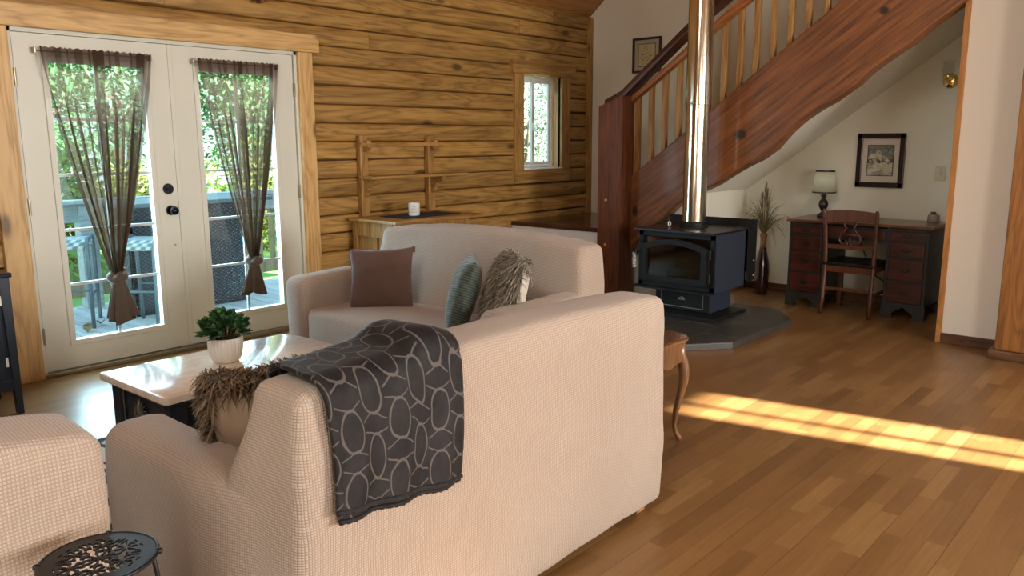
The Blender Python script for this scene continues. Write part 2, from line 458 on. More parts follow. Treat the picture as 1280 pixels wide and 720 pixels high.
def gen_sheer():
    t = NT('sheer'); u = t.sep(t.new('ShaderNodeUVMap').outputs[0])
    c = t.ramp(t.noise(t.new('ShaderNodeUVMap').outputs[0], 300, 2, .5), [(.3, (.050, .030, .021)), (.7, (.09, .055, .038))])
    d = t.new('ShaderNodeBsdfDiffuse'); t.l(c, d.inputs[0]); tr = t.new('ShaderNodeBsdfTranslucent'); t.l(t.mix(.25, c, (.5, .36, .2)), tr.inputs[0])
    m1 = t.new('ShaderNodeMixShader'); m1.inputs[0].default_value = .14; t.l(d.outputs[0], m1.inputs[1]); t.l(tr.outputs[0], m1.inputs[2])
    tp = t.new('ShaderNodeBsdfTransparent'); m2 = t.new('ShaderNodeMixShader')
    # the cloth is woven denser towards the gathered knot and in the rod pocket
    dens = t.math('ADD', t.rng(u[1], .0, .9, .38, .90, False), t.rng(u[1], .012, .078, .35, 0., False), clamp=True)
    t.l(dens, m2.inputs[0]); t.l(tp.outputs[0], m2.inputs[1]); t.l(m1.outputs[0], m2.inputs[2]); t.l(m2.outputs[0], t.out.inputs[0]); M['sheer'] = t.m
    t = NT('sheer_knot'); t.bsdf((.085, .058, .042), .8, 0, t.bump(t.noise(t.mapping(t.obj(), (1, 1, .2)), 90, 2, .5), .5, .005), sheen=.3); M['sheer_knot'] = t.m
gen_sheer()

def gen_glass(name, tint=(1, 1, 1), refl=1.):
    t = NT(name); tp = t.new('ShaderNodeBsdfTransparent'); tp.inputs[0].default_value = rgba(tint)
    g = t.new('ShaderNodeBsdfGlossy'); g.inputs['Roughness'].default_value = .02
    lw = t.new('ShaderNodeLayerWeight'); lw.inputs[0].default_value = .5
    fres = t.math('ADD', t.math('MULTIPLY', t.math('POWER', lw.outputs['Facing'], 5.), .96), .04)
    mx = t.new('ShaderNodeMixShader'); t.l(t.math('MULTIPLY', fres, refl), mx.inputs[0]); t.l(tp.outputs[0], mx.inputs[1]); t.l(g.outputs[0], mx.inputs[2]); t.l(mx.outputs[0], t.out.inputs[0])
    M[name] = t.m
gen_glass('pane', (.90, .99, .985)); gen_glass('stove_glass', (.50, .40, .30), .9); gen_glass('clear', (.93, .93, .93), 1.)

def gen_marble():
    t = NT('marble_top'); v = t.obj()
    n = t.noise(t.mapping(v, (1.2, 5, 1)), 2.4, 6, .6, 1.6)
    c = t.ramp(n, [(.3, (.72, .62, .53)), (.48, (.82, .74, .66)), (.52, (.90, .86, .81)), (.56, (.78, .69, .60)), (.8, (.75, .66, .57))])
    t.bsdf(c, .16, coat=.5, coat_rough=.06); M['marble_top'] = t.m
gen_marble()

def gen_slate():
    t = NT('slate'); v = t.obj(); n = t.noise(v, 5, 6, .65)
    isl = t.island()
    c = t.ramp(n, [(.25, (.022, .024, .024)), (.55, (.050, .050, .046)), (.8, (.085, .075, .060))])
    c = t.mix(t.math('MULTIPLY', isl, .35), c, (.075, .060, .045))
    t.bsdf(c, .42, 0, t.bump(n, .3, .01)); M['slate'] = t.m
    plain('grout', (.30, .27, .21), .9)
    plain('desk_pull', (.055, .042, .026), .45, .8)
gen_slate()

def gen_steel():
    t = NT('pipe_steel'); v = t.obj()
    n = t.noise(t.mapping(v, (14, 14, .5)), 3, 3, .5)
    c = t.ramp(n, [(.3, (.54, .50, .41)), (.7, (.78, .74, .63))])
    t.bsdf(c, t.math('ADD', t.math('MULTIPLY', n, .12), .10), 1., t.bump(t.noise(t.mapping(v, (9, 9, .8)), 2.2, 2, .5), .22, .02)); M['pipe_steel'] = t.m
gen_steel()

def gen_corduroy():
    t = NT('corduroy'); p = t.sep(t.obj())
    w = t.math('ABSOLUTE', t.math('SINE', t.math('MULTIPLY', t.math('ADD', p[2], t.math('MULTIPLY', p[0], .25)), PI / .013)))
    c = t.mix(w, (.020, .030, .024), (.085, .110, .088)); t.bsdf(c, .85, 0, t.bump(w, .7, .006), sheen=.4); M['corduroy'] = t.m
gen_corduroy()

def gen_rug():
    t = NT('rug'); p = t.sep(t.obj())
    def lat(ax, ay, k):
        s = t.math('ADD', t.math('MULTIPLY', p[0], ax), t.math('MULTIPLY', p[1], ay))
        f = t.math('FRACT', t.math('MULTIPLY', s, k)); f = t.math('ABSOLUTE', t.math('SUBTRACT', f, .5)); return t.rng(f, .05, .10, 1., 0.)
    m = t.math('MAXIMUM', lat(1, 1, 3.3), lat(1, -1, 3.3)); m = t.math('MAXIMUM', m, lat(1, .25, 5.1))
    c = t.mix(m, (.66, .64, .58), (.045, .075, .080)); t.bsdf(c, .95, 0, t.bump(t.noise(t.obj(), 200, 2, .5), .4, .004)); M['rug'] = t.m
gen_rug()

def gen_wicker(name, a, b, k=60.):
    t = NT(name); p = t.sep(t.obj()); h = t.math('ADD', p[0], p[1])
    w = t.math('MULTIPLY', t.math('SINE', t.math('MULTIPLY', h, k * 2)), t.math('SINE', t.math('MULTIPLY', p[2], k * 3)))
    f = t.rng(w, -.5, .6); c = t.mix(f, a, b); t.bsdf(c, .55, 0, t.bump(f, .6, .006)); M[name] = t.m
gen_wicker('wicker_dark', (.020, .024, .034), (.075, .085, .105)); gen_wicker('wicker_seat', (.20, .25, .25), (.66, .70, .66), 38.)

def gen_leaf(name, cols, trans=.35):
    t = NT(name); isl = t.island(); c = t.ramp(isl, [(i / (len(cols) - 1), q) for i, q in enumerate(cols)])
    b = t.bsdf(c, .5); tr = t.new('ShaderNodeBsdfTranslucent'); t.l(c, tr.inputs[0])
    m = t.new('ShaderNodeMixShader'); m.inputs[0].default_value = trans; t.l(b.outputs[0], m.inputs[1]); t.l(tr.outputs[0], m.inputs[2]); t.l(m.outputs[0], t.out.inputs[0]); M[name] = t.m
gen_leaf('leaf_house', [(.018, .06, .022), (.045, .14, .045), (.09, .22, .075)], .2)
gen_leaf('leaf_tree', [(.06, .16, .07), (.11, .23, .095), (.18, .29, .12)])
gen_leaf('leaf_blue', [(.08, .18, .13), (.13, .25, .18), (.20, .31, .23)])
gen_leaf('leaf_haze', [(.24, .36, .29), (.34, .46, .38), (.42, .54, .45)])  # distance haze put into the pale leaf colours of the far trees
gen_leaf('leaf_yellow', [(.14, .20, .04), (.28, .32, .07), (.42, .40, .14)])
gen_leaf('leaf_pale', [(.18, .21, .17), (.34, .36, .31), (.50, .50, .45)])

def gen_grass():
    t = NT('lawn'); n = t.noise(t.obj(), 1.2, 6, .7); c = t.ramp(n, [(.3, (.10, .22, .04)), (.7, (.17, .32, .07))]); t.bsdf(c, .9); M['lawn'] = t.m
gen_grass()

def gen_art():
    t = NT('art_mountain'); v = t.obj(); p = t.sep(v)   # object space: y across, z up, centred
    n1 = t.noise(t.mapping(v, (1, 9, 14)), 1.8, 6, .65, .8)
    peak = t.math('SUBTRACT', .095, t.math('MULTIPLY', t.math('ABSOLUTE', t.math('SUBTRACT', p[1], .02)), .9))
    peak = t.math('ADD', peak, t.math('MULTIPLY', t.math('SUBTRACT', t.noise(v, 22, 4, .6), .5), .05))
    mtn = t.rng(t.math('SUBTRACT', peak, p[2]), -.004, .008)
    sky = t.ramp(n1, [(.3, (.06, .085, .095)), (.75, (.36, .36, .32))])
    snow = t.ramp(n1, [(.35, (.20, .17, .12)), (.5, (.55, .52, .43)), (.7, (.72, .69, .60))])
    c = t.mix(mtn, sky, snow)
    band = t.math('MULTIPLY', t.rng(t.math('ABSOLUTE', t.math('ADD', p[2], .005)), .008, .03, 1., 0.), t.rng(t.noise(v, 40, 4, .6), .42, .58))
    c = t.mix(band, c, (.05, .045, .03)); t.bsdf(c, .35, coat=.3); M['art_mountain'] = t.m
    t = NT('art_botanical'); v = t.obj(); p = t.sep(v)
    n = t.rng(t.noise(v, 60, 3, .6), .55, .60); r = t.rng(t.vmath('LENGTH', t.mapping(v, (0, 1, .7))), .05, .09, 1., 0.)
    c = t.mix(t.math('MULTIPLY', n, r), (.52, .45, .25), (.06, .05, .02)); t.bsdf(c, .5); M['art_botanical'] = t.m
gen_art()

def gen_shade():
    t = NT('lampshade'); c = (.42, .38, .26); d = t.new('ShaderNodeBsdfDiffuse'); d.inputs[0].default_value = rgba(c); tr = t.new('ShaderNodeBsdfTranslucent'); tr.inputs[0].default_value = rgba(c)
    m = t.new('ShaderNodeMixShader'); m.inputs[0].default_value = .4; t.l(d.outputs[0], m.inputs[1]); t.l(tr.outputs[0], m.inputs[2]); t.l(m.outputs[0], t.out.inputs[0]); M['lampshade'] = t.m
gen_shade()

# ------------------------------------------------------------------ the room
D = 5.313           # face of the log wall
XB = 7.35           # back wall
YR, XL = -3.2, -2.0
SL = .85            # ceiling slope
def ceil_z(y):
    return 2.72 + SL * min(D - y, y - YR)
ridge = (D + YR) / 2
struct(MB().box(XL - .2, XB + .2, YR - .2, D + .16, -.06, 0), 'floor', 'parquet')
# ceiling boards: two slopes
mb = MB()
N = 34
for side in (0, 1):
    for i in range(N):
        a, b = i / N, (i + 1) / N - .006 / N * 3
        ya, yb = (lerp(D + .2, ridge, a), lerp(D + .2, ridge, b)) if side == 0 else (lerp(YR - .2, ridge, a), lerp(YR - .2, ridge, b))
        za, zb = 2.72 - .17 + (6.34 - 2.55) * a, 2.55 + (6.34 - 2.55) * b
        mb.add([(XL - .2, ya, za), (XB + .2, ya, za), (XB + .2, yb, zb), (XL - .2, yb, zb), (XL - .2, ya, za + .05), (XB + .2, ya, za + .05), (XB + .2, yb, zb + .05), (XL - .2, yb, zb + .05)],
               [(0, 1, 2, 3), (4, 5, 6, 7), (0, 1, 5, 4), (2, 3, 7, 6), (0, 3, 7, 4), (1, 2, 6, 5)])
struct(mb, 'ceiling', 'ceilwood')
struct(MB().prism([(YR - .3, 2.66), (ridge, 6.46), (D + .3, 2.66), (D + .3, 2.72), (ridge, 6.56), (YR - .3, 2.72)], XL - .3, XB + .3), 'ceiling_roof', 'ceilwood')

# log wall, with the openings of the French doors and the small window left out
OPEN = [(1.66, 3.70, -.1, 2.085), (6.03, 6.875, 1.10, 2.07)]
mb = MB(); rnd = random.Random(3)
k0, k1 = -5, 14
for k in range(k0, k1):
    z0, z1 = .702 + .1442 * k, .702 + .1442 * (k + 1)
    if z1 <= 0.02: continue
    z0 = max(z0, 0.)
    ivs = [(XL, XB)]
    for (a, b, c, d) in OPEN:
        if z1 > c + .03 and z0 < d - .03:
            n = []
            for (p, q) in ivs:
                if b <= p or a >= q: n.append((p, q)); continue
                if p < a: n.append((p, a))
                if b < q: n.append((b, q))
            ivs = n
    # butt joints
    cut = []
    for (p, q) in ivs:
        x = p; 
        while True:
            L = rnd.uniform(1.6, 4.2)
            if x + L > q - .5: cut.append((x, q)); break
            cut.append((x, x + L)); x += L + .003
    for (p, q) in cut:
        h = z1 - z0; j = rnd.uniform(-.003, .003)
        prof = [(D + .17, z0 + .002), (D + .045, z0 + .002), (D + .014, z0 + .004), (D + .003 + j, z0 + .013), (D + j, z0 + h * .5), (D + .002 + j, z1 - .016), (D + .010, z1 - .006), (D + .045, z1 - .003), (D + .17, z1 - .003)]
        n = max(2, int((q - p) / .25)); rows = []
        for i in range(n + 1):
            x = lerp(p, q, i / n)
            rows.append([(x, y + (nz((x, k * 3.7, z), 1.6, .006) if y < D + .03 else 0), z + (nz((x, k * 5.1, 1), 1.1, .005) if .0 < y - D < .044 else 0)) for (y, z) in prof])
        m = len(prof); b = mb.add([v for r in rows for v in r], [])
        for i in range(n):
            for jx in range(m - 1): mb.f.append((b + i * m + jx, b + i * m + jx + 1, b + (i + 1) * m + jx + 1, b + (i + 1) * m + jx))
        mb.f.append(tuple(b + jx for jx in range(m))); mb.f.append(tuple(b + n * m + jx for jx in range(m)))
struct(mb, 'wall_left', 'log', angle=50)
# chinking behind the logs
mb = MB()
for (a, b, c, d) in ((XL, 1.66, 0, 2.75), (3.70, 6.03, 0, 2.75), (6.875, XB, 0, 2.75), (1.66, 3.70, 2.085, 2.75), (6.03, 6.875, 0, 1.10), (6.03, 6.875, 2.07, 2.75)):
    mb.box(a, b, D + .05, D + .20, c, d)
struct(mb, 'wall_left_core', 'baseboard')
# plastered walls
gable = lambda: [(YR - .2, 0), (D + .2, 0), (D + .2, 2.55), (ridge, 6.34), (YR - .2, 2.55)]
struct(MB().prism(gable(), XB, XB + .15), 'wall_back', 'white_wall')
struct(MB().prism(gable(), XL - .15, XL), 'wall_front', 'log')
# wall_right with three window openings and a narrow glazed door (all behind the camera)
ops = [(-.9, 1.0, .85, 2.2), (2.85, 4.35, .85, 2.2), (4.68, 5.15, .06, 2.24)]
SIDE = (2.10, 2.50, .06, 2.0)
mb = MB(); xs = [XL]
for o in sorted(ops + [SIDE]):
    mb.box(xs[-1], o[0], YR - .15, YR, 0, 2.62); mb.box(o[0], o[1], YR - .15, YR, o[3], 2.62); mb.box(o[0], o[1], YR - .15, YR, -.05, o[2]); xs.append(o[1])
mb.box(xs[-1], XB, YR - .15, YR, 0, 2.62)
struct(mb, 'wall_right', 'log')
for i, o in enumerate(ops[:2]):
    mb = MB()
    for (a, b, c, d) in ((o[0], o[0] + .05, o[2], o[3]), (o[1] - .05, o[1], o[2], o[3]), (o[0], o[1], o[2], o[2] + .05), (o[0], o[1], o[3] - .05, o[3]), ((o[0] + o[1]) / 2 - .025, (o[0] + o[1]) / 2 + .025, o[2], o[3])):
        mb.box(a, b, YR - .10, YR - .04, c, d)
    struct(mb, 'window_%d' % (i + 2), 'vinyl')
    struct(MB().box(o[0] + .02, o[1] - .02, YR - .14, YR - .13, o[2], o[3]), 'window_%d_blind' % (i + 2), 'vinyl')  # unseen slab added to keep the sun out of this opening
mb = MB()
for q in ((-1.0, -.94, 3.0, 4.5), (1.94, 2.0, 3.0, 4.5), (.47, .53, 3.0, 4.5)): mb.box(XL + .002, XL + .03, q[0], q[1], q[2], q[3])
for q in ((-1.0, 2.0, 3.0, 3.06), (-1.0, 2.0, 4.44, 4.5)): mb.box(XL + .002, XL + .03, q[0], q[1], q[2], q[3])
struct(mb, 'window_5', 'vinyl')  # frame added on the solid wall for the high fill lamp, no opening
mb = MB()
for q in ((-.3, -.24, .9, 2.1), (1.24, 1.3, .9, 2.1)): mb.box(XL + .002, XL + .03, q[0], q[1], q[2], q[3])
for q in ((-.3, 1.3, .9, .96), (-.3, 1.3, 2.04, 2.1)): mb.box(XL + .002, XL + .03, q[0], q[1], q[2], q[3])
struct(mb, 'window_6', 'vinyl')  # low frame added on the closed wall to go with another fill lamp
o = ops[2]; mb = MB()
for (a, b) in ((o[0] - .03, o[0] + .02), (o[1] - .02, o[1] + .03), (4.865, 4.90)): mb.box(a, b, YR - .10, YR - .04, .06, 2.24)
mb.box(o[0], o[1], YR - .10, YR - .04, .04, .12)
mb.box(o[0], o[1], YR - .10, YR - .04, 2.21, 2.26)
struct(mb, 'door_3', 'vinyl')

# under the stairs: closet wall, sloped soffit
sof = lambda y: .975 + .727 * (3.467 - y)
struct(MB().prism([(3.49, 0), (4.22, 0), (4.22, sof(4.22)), (3.49, sof(3.49))], 6.34, XB - .005), 'wall_closet', 'white_wall')
struct(MB().prism([(1.40, sof(1.40)), (3.60, sof(3.60)), (3.60, sof(3.60) + .03), (1.40, sof(1.40) + .03)], 6.20, XB), 'ceiling_soffit', 'white_wall')
# partition at the right, its trim and the timber post beside it
struct(MB().box(6.20, XB, .80, 1.435, 0, 3.3), 'wall_partition', 'white_wall_warm')
struct(MB().box(6.185, 6.30, 1.432, 1.468, 0, 3.3, .003), 'trim_1', 'trimwood')
struct(MB().box(6.183, 6.20, 1.00, 1.435, 0, .07, .003), 'baseboard_partition', 'baseboard')
mb = MB().box(5.95, 6.15, .86, 1.055, .06, 3.3, .008)
struct(mb, 'trim_2', 'postpine')
struct(MB().box(5.92, 6.18, .82, 1.085, 0, .06, .006), 'trim_3', 'baseboard')
struct(MB().box(6.02, 6.12, YR, .862, 0, 3.3), 'wall_hall', 'white_wall_warm')
struct(MB().box(5.985, 6.02, .42, .862, 0, 2.1, .006), 'trim_4', 'redwood_up')
struct(MB().box(6.0, XB, YR, 1.40, 3.3, 3.45), 'ceiling_loft', 'white_wall')
# baseboards of the alcove
struct(MB().box(XB - .018, XB, 1.435, 3.49, 0, .075, .004), 'baseboard_back', 'baseboard')
struct(MB().box(6.34, XB, 3.472, 3.49, 0, .075, .004), 'baseboard_closet', 'baseboard')
struct(MB().box(7.20, 7.262, D - .035, D + .02, .64, 2.70, .004), 'trim_5', 'oldpine_up')
struct(MB().prism([(D + .05, .6), (D + .05, 2.72), (1.1, 6.30), (.85, 6.0), (.85, sof(.85) + .03), (4.0, sof(4.0) + .03), (4.05, .6)], 7.262, XB + .01), 'wall_stair', 'white_wall')

# ------------------------------------------------------------------ French doors
struct(MB().box(1.50, 3.762, D - .042, D + .05, 2.078, 2.208, .010), 'trim_7', 'pine')
struct(MB().box(1.52, 1.662, D - .030, D + .16, 0, 2.078, .006), 'trim_8', 'pine_up')
struct(MB().box(3.578, 3.702, D - .030, D + .16, 0, 2.078, .006), 'trim_9', 'pine_up')
mb = MB().box(1.662, 1.684, D + .0, D + .16, .03, 2.078); mb.box(3.556, 3.578, D + .0, D + .16, .03, 2.078); mb.box(1.66, 3.58, D + .0, D + .16, 2.055, 2.078)
struct(mb, 'trim_10', 'door_paint')
struct(MB().box(1.66, 3.63, D - .02, D + .17, 0, .028, .004), 'trim_11', 'hinge')
def french(n, x0, x1, gx0, gx1, knobs):
    y0, y1 = D + .012, D + .057; z0, z1 = .034, 2.052; gz0, gz1 = .205, 1.895
    mb = MB(); mb.box(x0, gx0, y0, y1, z0, z1); mb.box(gx1, x1, y0, y1, z0, z1); mb.box(gx0, gx1, y0, y1, z0, gz0); mb.box(gx0, gx1, y0, y1, gz1, z1)
    d = mb.build('door_%d' % n, 'door_paint', kind='structure')
    mb = MB(); w = .032
    for a in ((gx0 - w, gx0 + .004, gz0 - w, gz1 + w), (gx1 - .004, gx1 + w, gz0 - w, gz1 + w), (gx0 - .004, gx1 + .004, gz0 - w, gz0 + .004), (gx0 - .004, gx1 + .004, gz1 - .004, gz1 + w)):
        mb.box(a[0], a[1], y0 - .011, y0 + .002, a[2], a[3], .005)
    mb.build('glazing_bead', 'door_paint', d)
    mb = MB()
    for z in (.555, .893, 1.229, 1.562): mb.box(gx0, gx1, y0 + .012, y0 + .024, z - .009, z + .009)
    xm = (gx0 + gx1) / 2; mb.box(xm - .010, xm + .010, y0 + .0125, y0 + .0235, gz0, gz1)
    mb.build('muntin_grid', 'muntin', d)
    MB().box(gx0, gx1, y0 + .026, y0 + .030, gz0, gz1).build('pane', 'pane', d)
    hx = x0 - .004 if knobs else x1 + .004
    for z in (1.80, 1.05, .26):
        MB().tube([(hx, y0 - .008, z - .05), (hx, y0 - .008, z + .05)], .009, 10).build('hinge', 'hinge', d)
    if knobs:
        h = MB().lathe([(.0, -.012), (.034, -.012), (.036, -.004), (.034, 0)], (2.535, y0, 1.118), 24, axis='Y').build('deadbolt', 'dark_hw', d, angle=40)
        MB().box(2.519, 2.551, y0 - .024, y0 - .012, 1.110, 1.126, .004).build('thumb_turn', 'dark_hw', h)
        h = MB().lathe([(.0, -.014), (.030, -.014), (.034, -.004), (.034, 0)], (2.545, y0, .974), 24, axis='Y').build('knob_plate', 'dark_hw', d, angle=40)
        MB().lathe([(0, -.075), (.018, -.072), (.028, -.060), (.030, -.048), (.024, -.036), (.012, -.030), (.012, -.012)], (2.545, y0, .974), 24, axis='Y').build('door_knob', 'dark_hw', h, smooth=True)
        MB().lathe([(0, -.004), (.006, -.004), (.006, 0)], (2.556, y0, .74), 12, axis='Y').build('screw_cap', 'hinge', d)
    return d
french(1, 1.690, 2.610, 1.865, 2.432, True)
d2 = french(2, 2.617, 3.548, 2.800, 3.368, False)
MB().box(2.598, 2.628, D + .002, D + .012, .034, 2.052, .003).build('astragal', 'door_paint', d2)

# sheer curtains, knotted near their lower ends
def curtain(lbl, x0, x1, kx, kz, tail_z, sway):
    yb = D - .035
    c = thing('sheer_curtain', lbl, 'curtain', ((x0 + x1) / 2, yb, 1.95), group='sheer brown curtains on the French doors')
    MB().tube([(x0 - .035, yb + .006, 1.952), (x1 + .03, yb + .006, 1.956)], .005, 8).build('curtain_rod', 'curtain_rod', c)
    for x in (x0 - .03, x1 + .025):
        MB().box(x - .006, x + .006, yb, D + .012, 1.938, 1.972, .002).build('rod_bracket', 'curtain_rod', c)
    rr = random.Random(int(kx * 100)); ph = [rr.uniform(0, 6.28) for _ in range(6)]
    top = 1.975; H = top - (kz + .03)
    def fn(u, v):
        # narrowing from the rod to the knot: a soft curve
        w = lerp(1., .10, v ** 1.35)
        bow = sin(PI * v) * .02
        xc = lerp((x0 + x1) / 2, kx, v ** 1.1)
        uu = u + .012 * sin(u * 31 + ph[0]) * (1 - v)
        x = xc + (uu - .5) * (x1 - x0 + .03) * w
        gath = .0035 + .012 * sstep(.03, .3, v) + .012 * sstep(.4, 1, v)
        pl = sin(u * 62 + ph[1] + 1.5 * sin(u * 9 + ph[2])) * .55 + sin(u * 27 + ph[3]) * .8 + sin(u * 140) * .2 * (1 - v)
        x += .030 * (1 - v * .85) * sstep(.04, .4, v) * sin(u * 62 + ph[1] + 1.2)
        y = yb - .012 - .012 * v + pl * gath * .8
        z = top - v * H + (.004 * sin(u * 120) if v == 0 else 0)
        return (x, y, z)
    m = MB().grid(fn, 220, 46)
    for u0, hw in ((.012, .014), (.14, .020), (.235, .010), (.33, .024), (.43, .010), (.515, .036), (.60, .010), (.69, .016), (.80, .012), (.90, .030), (.985, .014)):
        for ly in range(1 if hw < .03 else 2):
            m.grid(lambda u, v, u0=u0, hw=hw, ly=ly: Vector(fn(min(1, max(0, u0 + (u - .5) * 2 * hw * (1.15 - .3 * v) + .006 * sin(v * 5 + u0 * 9))), v)) + Vector((0, -.004 - .003 * ly, 0)), 6, 40)
    m.build('sheer_panel', 'sheer', c, smooth=True)
    # the knot: a twisted ring of cloth
    mb = MB()
    def ringf(a, rx, rz, ry, ti, o): return (kx + rx * cos(a), yb - .030 + ry * sin(a) * .9, kz + rz * sin(a + ti) + o)
    mb.tube([ringf(2 * PI * i / 24, (.036 * 1.2), .025, .033, .6, .006) for i in range(25)], [.024 + .004 * sin(i * 1.3) for i in range(25)], 10)
    mb.tube([ringf(2 * PI * i / 24, .030, .026, .026, 2.4, -.012) for i in range(25)], [.020 + .003 * sin(i * 1.7 + 1) for i in range(25)], 10)
    mb.build('knot', 'sheer_knot', c, smooth=True)
    def tf(u, v):
        a = 2 * PI * u; w = lerp(.030, .086, v ** .8)
        f = 1 + .28 * sin(a * 7 + ph[4]) * v + .15 * sin(a * 3 + ph[5])
        x = kx + sway * v + cos(a) * w * f; y = yb - .028 + sin(a) * w * .42 * f
        z = lerp(kz - .01, tail_z + .02 * sin(a * 2 + ph[0]) , v)
        return (x, y, z)
    MB().grid(tf, 64, 14, closed_u=True, uv=False).build('tail', 'sheer_knot', c, smooth=True)
curtain('sheer brown curtain knotted over the left French door, beside the black door knob', 1.825, 2.445, 2.128, .585, .300, .010)
curtain('sheer brown curtain knotted over the right French door, in front of the dark wicker bar', 2.790, 3.372, 3.095, .580, .345, -.012)

# ------------------------------------------------------------------ small window
struct(MB().box(5.965, 6.945, D - .045, D + .03, 2.063, 2.190, .006), 'trim_12', 'oldpine')
struct(MB().box(6.010, 6.142, D - .026, D + .03, 1.14, 2.063, .005), 'trim_13', 'oldpine_up')
struct(MB().box(6.742, 6.885, D - .026, D + .03, 1.14, 2.063, .005), 'trim_14', 'oldpine_up')
struct(MB().box(6.010, 6.885, D - .026, D + .03, 1.005, 1.14, .005), 'trim_15', 'oldpine')
mb = MB().box(6.045, 6.14, D + .0, D + .16, 1.10, 2.07); mb.box(6.742, 6.86, D + .0, D + .16, 1.10, 2.07); mb.box(6.045, 6.86, D + .0, D + .16, 2.052, 2.07); mb.box(6.045, 6.86, D + .0, D + .16, 1.10, 1.14)
struct(mb, 'trim_16', 'pine_up')
MB().box(6.14, 6.755, D - .03, D + .10, 1.137, 1.148, .003).build('trim_17', 'vinyl', kind='structure')
def sash(mb, a, b, c, d, y, w=.030, t=.03):
    mb.box(a, a + w, y, y + t, c, d, .004); mb.box(b - w, b, y, y + t, c, d, .004); mb.box(a + w, b - w, y, y + t, c, c + w, .004); mb.box(a + w, b - w, y, y + t, d - w, d, .004)
w1 = MB(); sash(w1, 6.135, 6.748, 1.145, 2.055, D + .10, .028, .06)
w1 = w1.build('window_1', 'vinyl', kind='structure')
mb = MB(); sash(mb, 6.165, 6.47, 1.175, 2.03, D + .135, .034, .02); mb.build('sash', 'vinyl', w1)
mb = MB(); sash(mb, 6.42, 6.72, 1.175, 2.03, D + .110, .036, .022); mb.build('sash', 'vinyl', w1)
MB().box(6.19, 6.45, D + .143, D + .147, 1.2, 2.01).build('pane', 'pane', w1); MB().box(6.45, 6.70, D + .119, D + .123, 1.2, 2.01).build('pane', 'pane', w1)
MB().box(6.425, 6.445, D + .095, D + .112, 1.52, 1.60, .004).build('latch', 'vinyl', w1)
# bracket high on the log wall
b = thing('wooden_bracket', 'small reddish wooden bracket high on the log wall above the French doors', 'bracket', (3.27, D, 2.40))
MB().box(3.215, 3.335, D - .10, D + .012, 2.40, 2.46, .005).build('arm', 'railwood', b)
MB().box(3.235, 3.262, D - .12, D - .06, 2.375, 2.43, .005).build('peg', 'redwood_up', b)

# ------------------------------------------------------------------ upholstered seats
def make_seat(name, lbl, cat, L, loc, rz, crown_end, crown_mid, arm_h=.60, depth=.93, top_t=.215, foot=True, group=None, arms=(1, 1), ao=.085):
    r = thing(name, lbl, cat, loc, (0, 0, rz), group)
    sd = len(lbl)
    def fback(p):
        x, y, z = p
        t = x / L; cz = lerp(crown_end, crown_mid, max(0, 1 - abs(2 * t - 1) ** 2.2))
        k = sstep(.25, .86, z)
        z2 = z + (cz - .86) * sstep(.45, .86, z)
        yy = y
        if y > .12:      # the front leans back: thicker towards the seat
            yy = y + (1 - k) * .17
        e = 2 * t - 1
        x2 = x - e * abs(e) ** 3 * (.018 if ao > 0 else .003) * sstep(.6, .9, z) + e * abs(e) ** 7 * ((.010 + .012 * (1 - sstep(.1, .6, z)) if ao > 0 else -.003) + .046 * sstep(.02, .22, y) * (1 - sstep(.52, .84, z)) * max(0, ao / .085))
        yy += .012 * sin(PI * t) * (1 if y > .1 else -1) * sin(PI * min(1, z / .86))
        q = Vector((x2, yy, z2)); n = nz((x, y, z), 4.2, .010, sd) + nz((x, y, z), 11, .003, sd)
        # drawn folds where back and arm meet
        q.y += n; q.x += nz((y, z, x), 5, .006, sd); q.z += nz((x, y, 0), 5, .006, sd)
        return q
    rbox(0, L, 0, top_t, .030, .86, .042, .03, fback).build('backrest', 'waffle', r, smooth=True, local=True)
    for s in (0, 1):
        if not arms[s]: continue
        x0, x1 = (-ao, .200 - ao) if s == 0 else (L - .200 + ao, L + ao)
        def farm(p, s=s, x0=x0):
            x, y, z = p; f = sstep(.5, .93, y)
            zz = z - (1 - f) * .012 * sstep(.3, .6, z) + (.02 * sin(PI * y / depth)) * sstep(.3, .6, z)
            o = -1 if s == 0 else 1
            # arm swells to the top, skirt narrower, and blends into the back
            xx = x + o * .018 * sin(PI * min(1., z / arm_h)) - o * .010 * sstep(.0, .5, 1 - z / arm_h)
            mid = (x - (x0 + .1)) * o
            if mid > 0: xx -= o * .075 * (1 - sstep(.06, .40, y))
            xx += nz((x, y, z), 4, .010, sd + s); zz += nz((y, x, 2), 4, .008, sd); yy = y + nz((z, x, y), 4, .006, sd)
            return (xx, yy, zz)
        rbox(x0, x1, .055, depth, .035, arm_h, .062, .03, farm).build('armrest', 'waffle', r, smooth=True, local=True)
    def fseat(p):
        x, y, z = p; t = (x - .1) / (L - .2)
        zz = z + .022 * sin(PI * t) * sstep(.3, .47, z) * (1 - abs(2 * sstep(.3, depth, y) - 1) ** 2)
        if z > .3: zz += nz((x, y, 0), 4, .009, sd)
        return (x, y + nz((x, z, 0), 4, .01, sd) * (1 if y > .6 else 0), zz)
    rbox(.095, L - .095, .20, depth - .012, .05, .470, .055, .035, fseat).build('seat', 'waffle', r, smooth=True, local=True)
    if foot:
        for x in (.07, L - .07):
            for y in (.08, depth - .09):
                MB().prism([(x - .032, .0), (x + .024, .0), (x + .036, .07), (x - .036, .07)], y - .03, y + .03, 'Y', .004).build('foot', 'sofafoot', r, local=True)
    return r
sofa = make_seat('loveseat', 'cream waffle-covered loveseat seen from behind, grey throw over its back', 'sofa', 1.615, (.985, 1.530, 0), 0, .852, .876)
sofa2 = make_seat('loveseat', 'cream loveseat facing left before the log wall, holding three cushions', 'sofa', 1.60, (3.52, 2.455, 0), PI / 2, .880, .928, arm_h=.650, depth=.90)
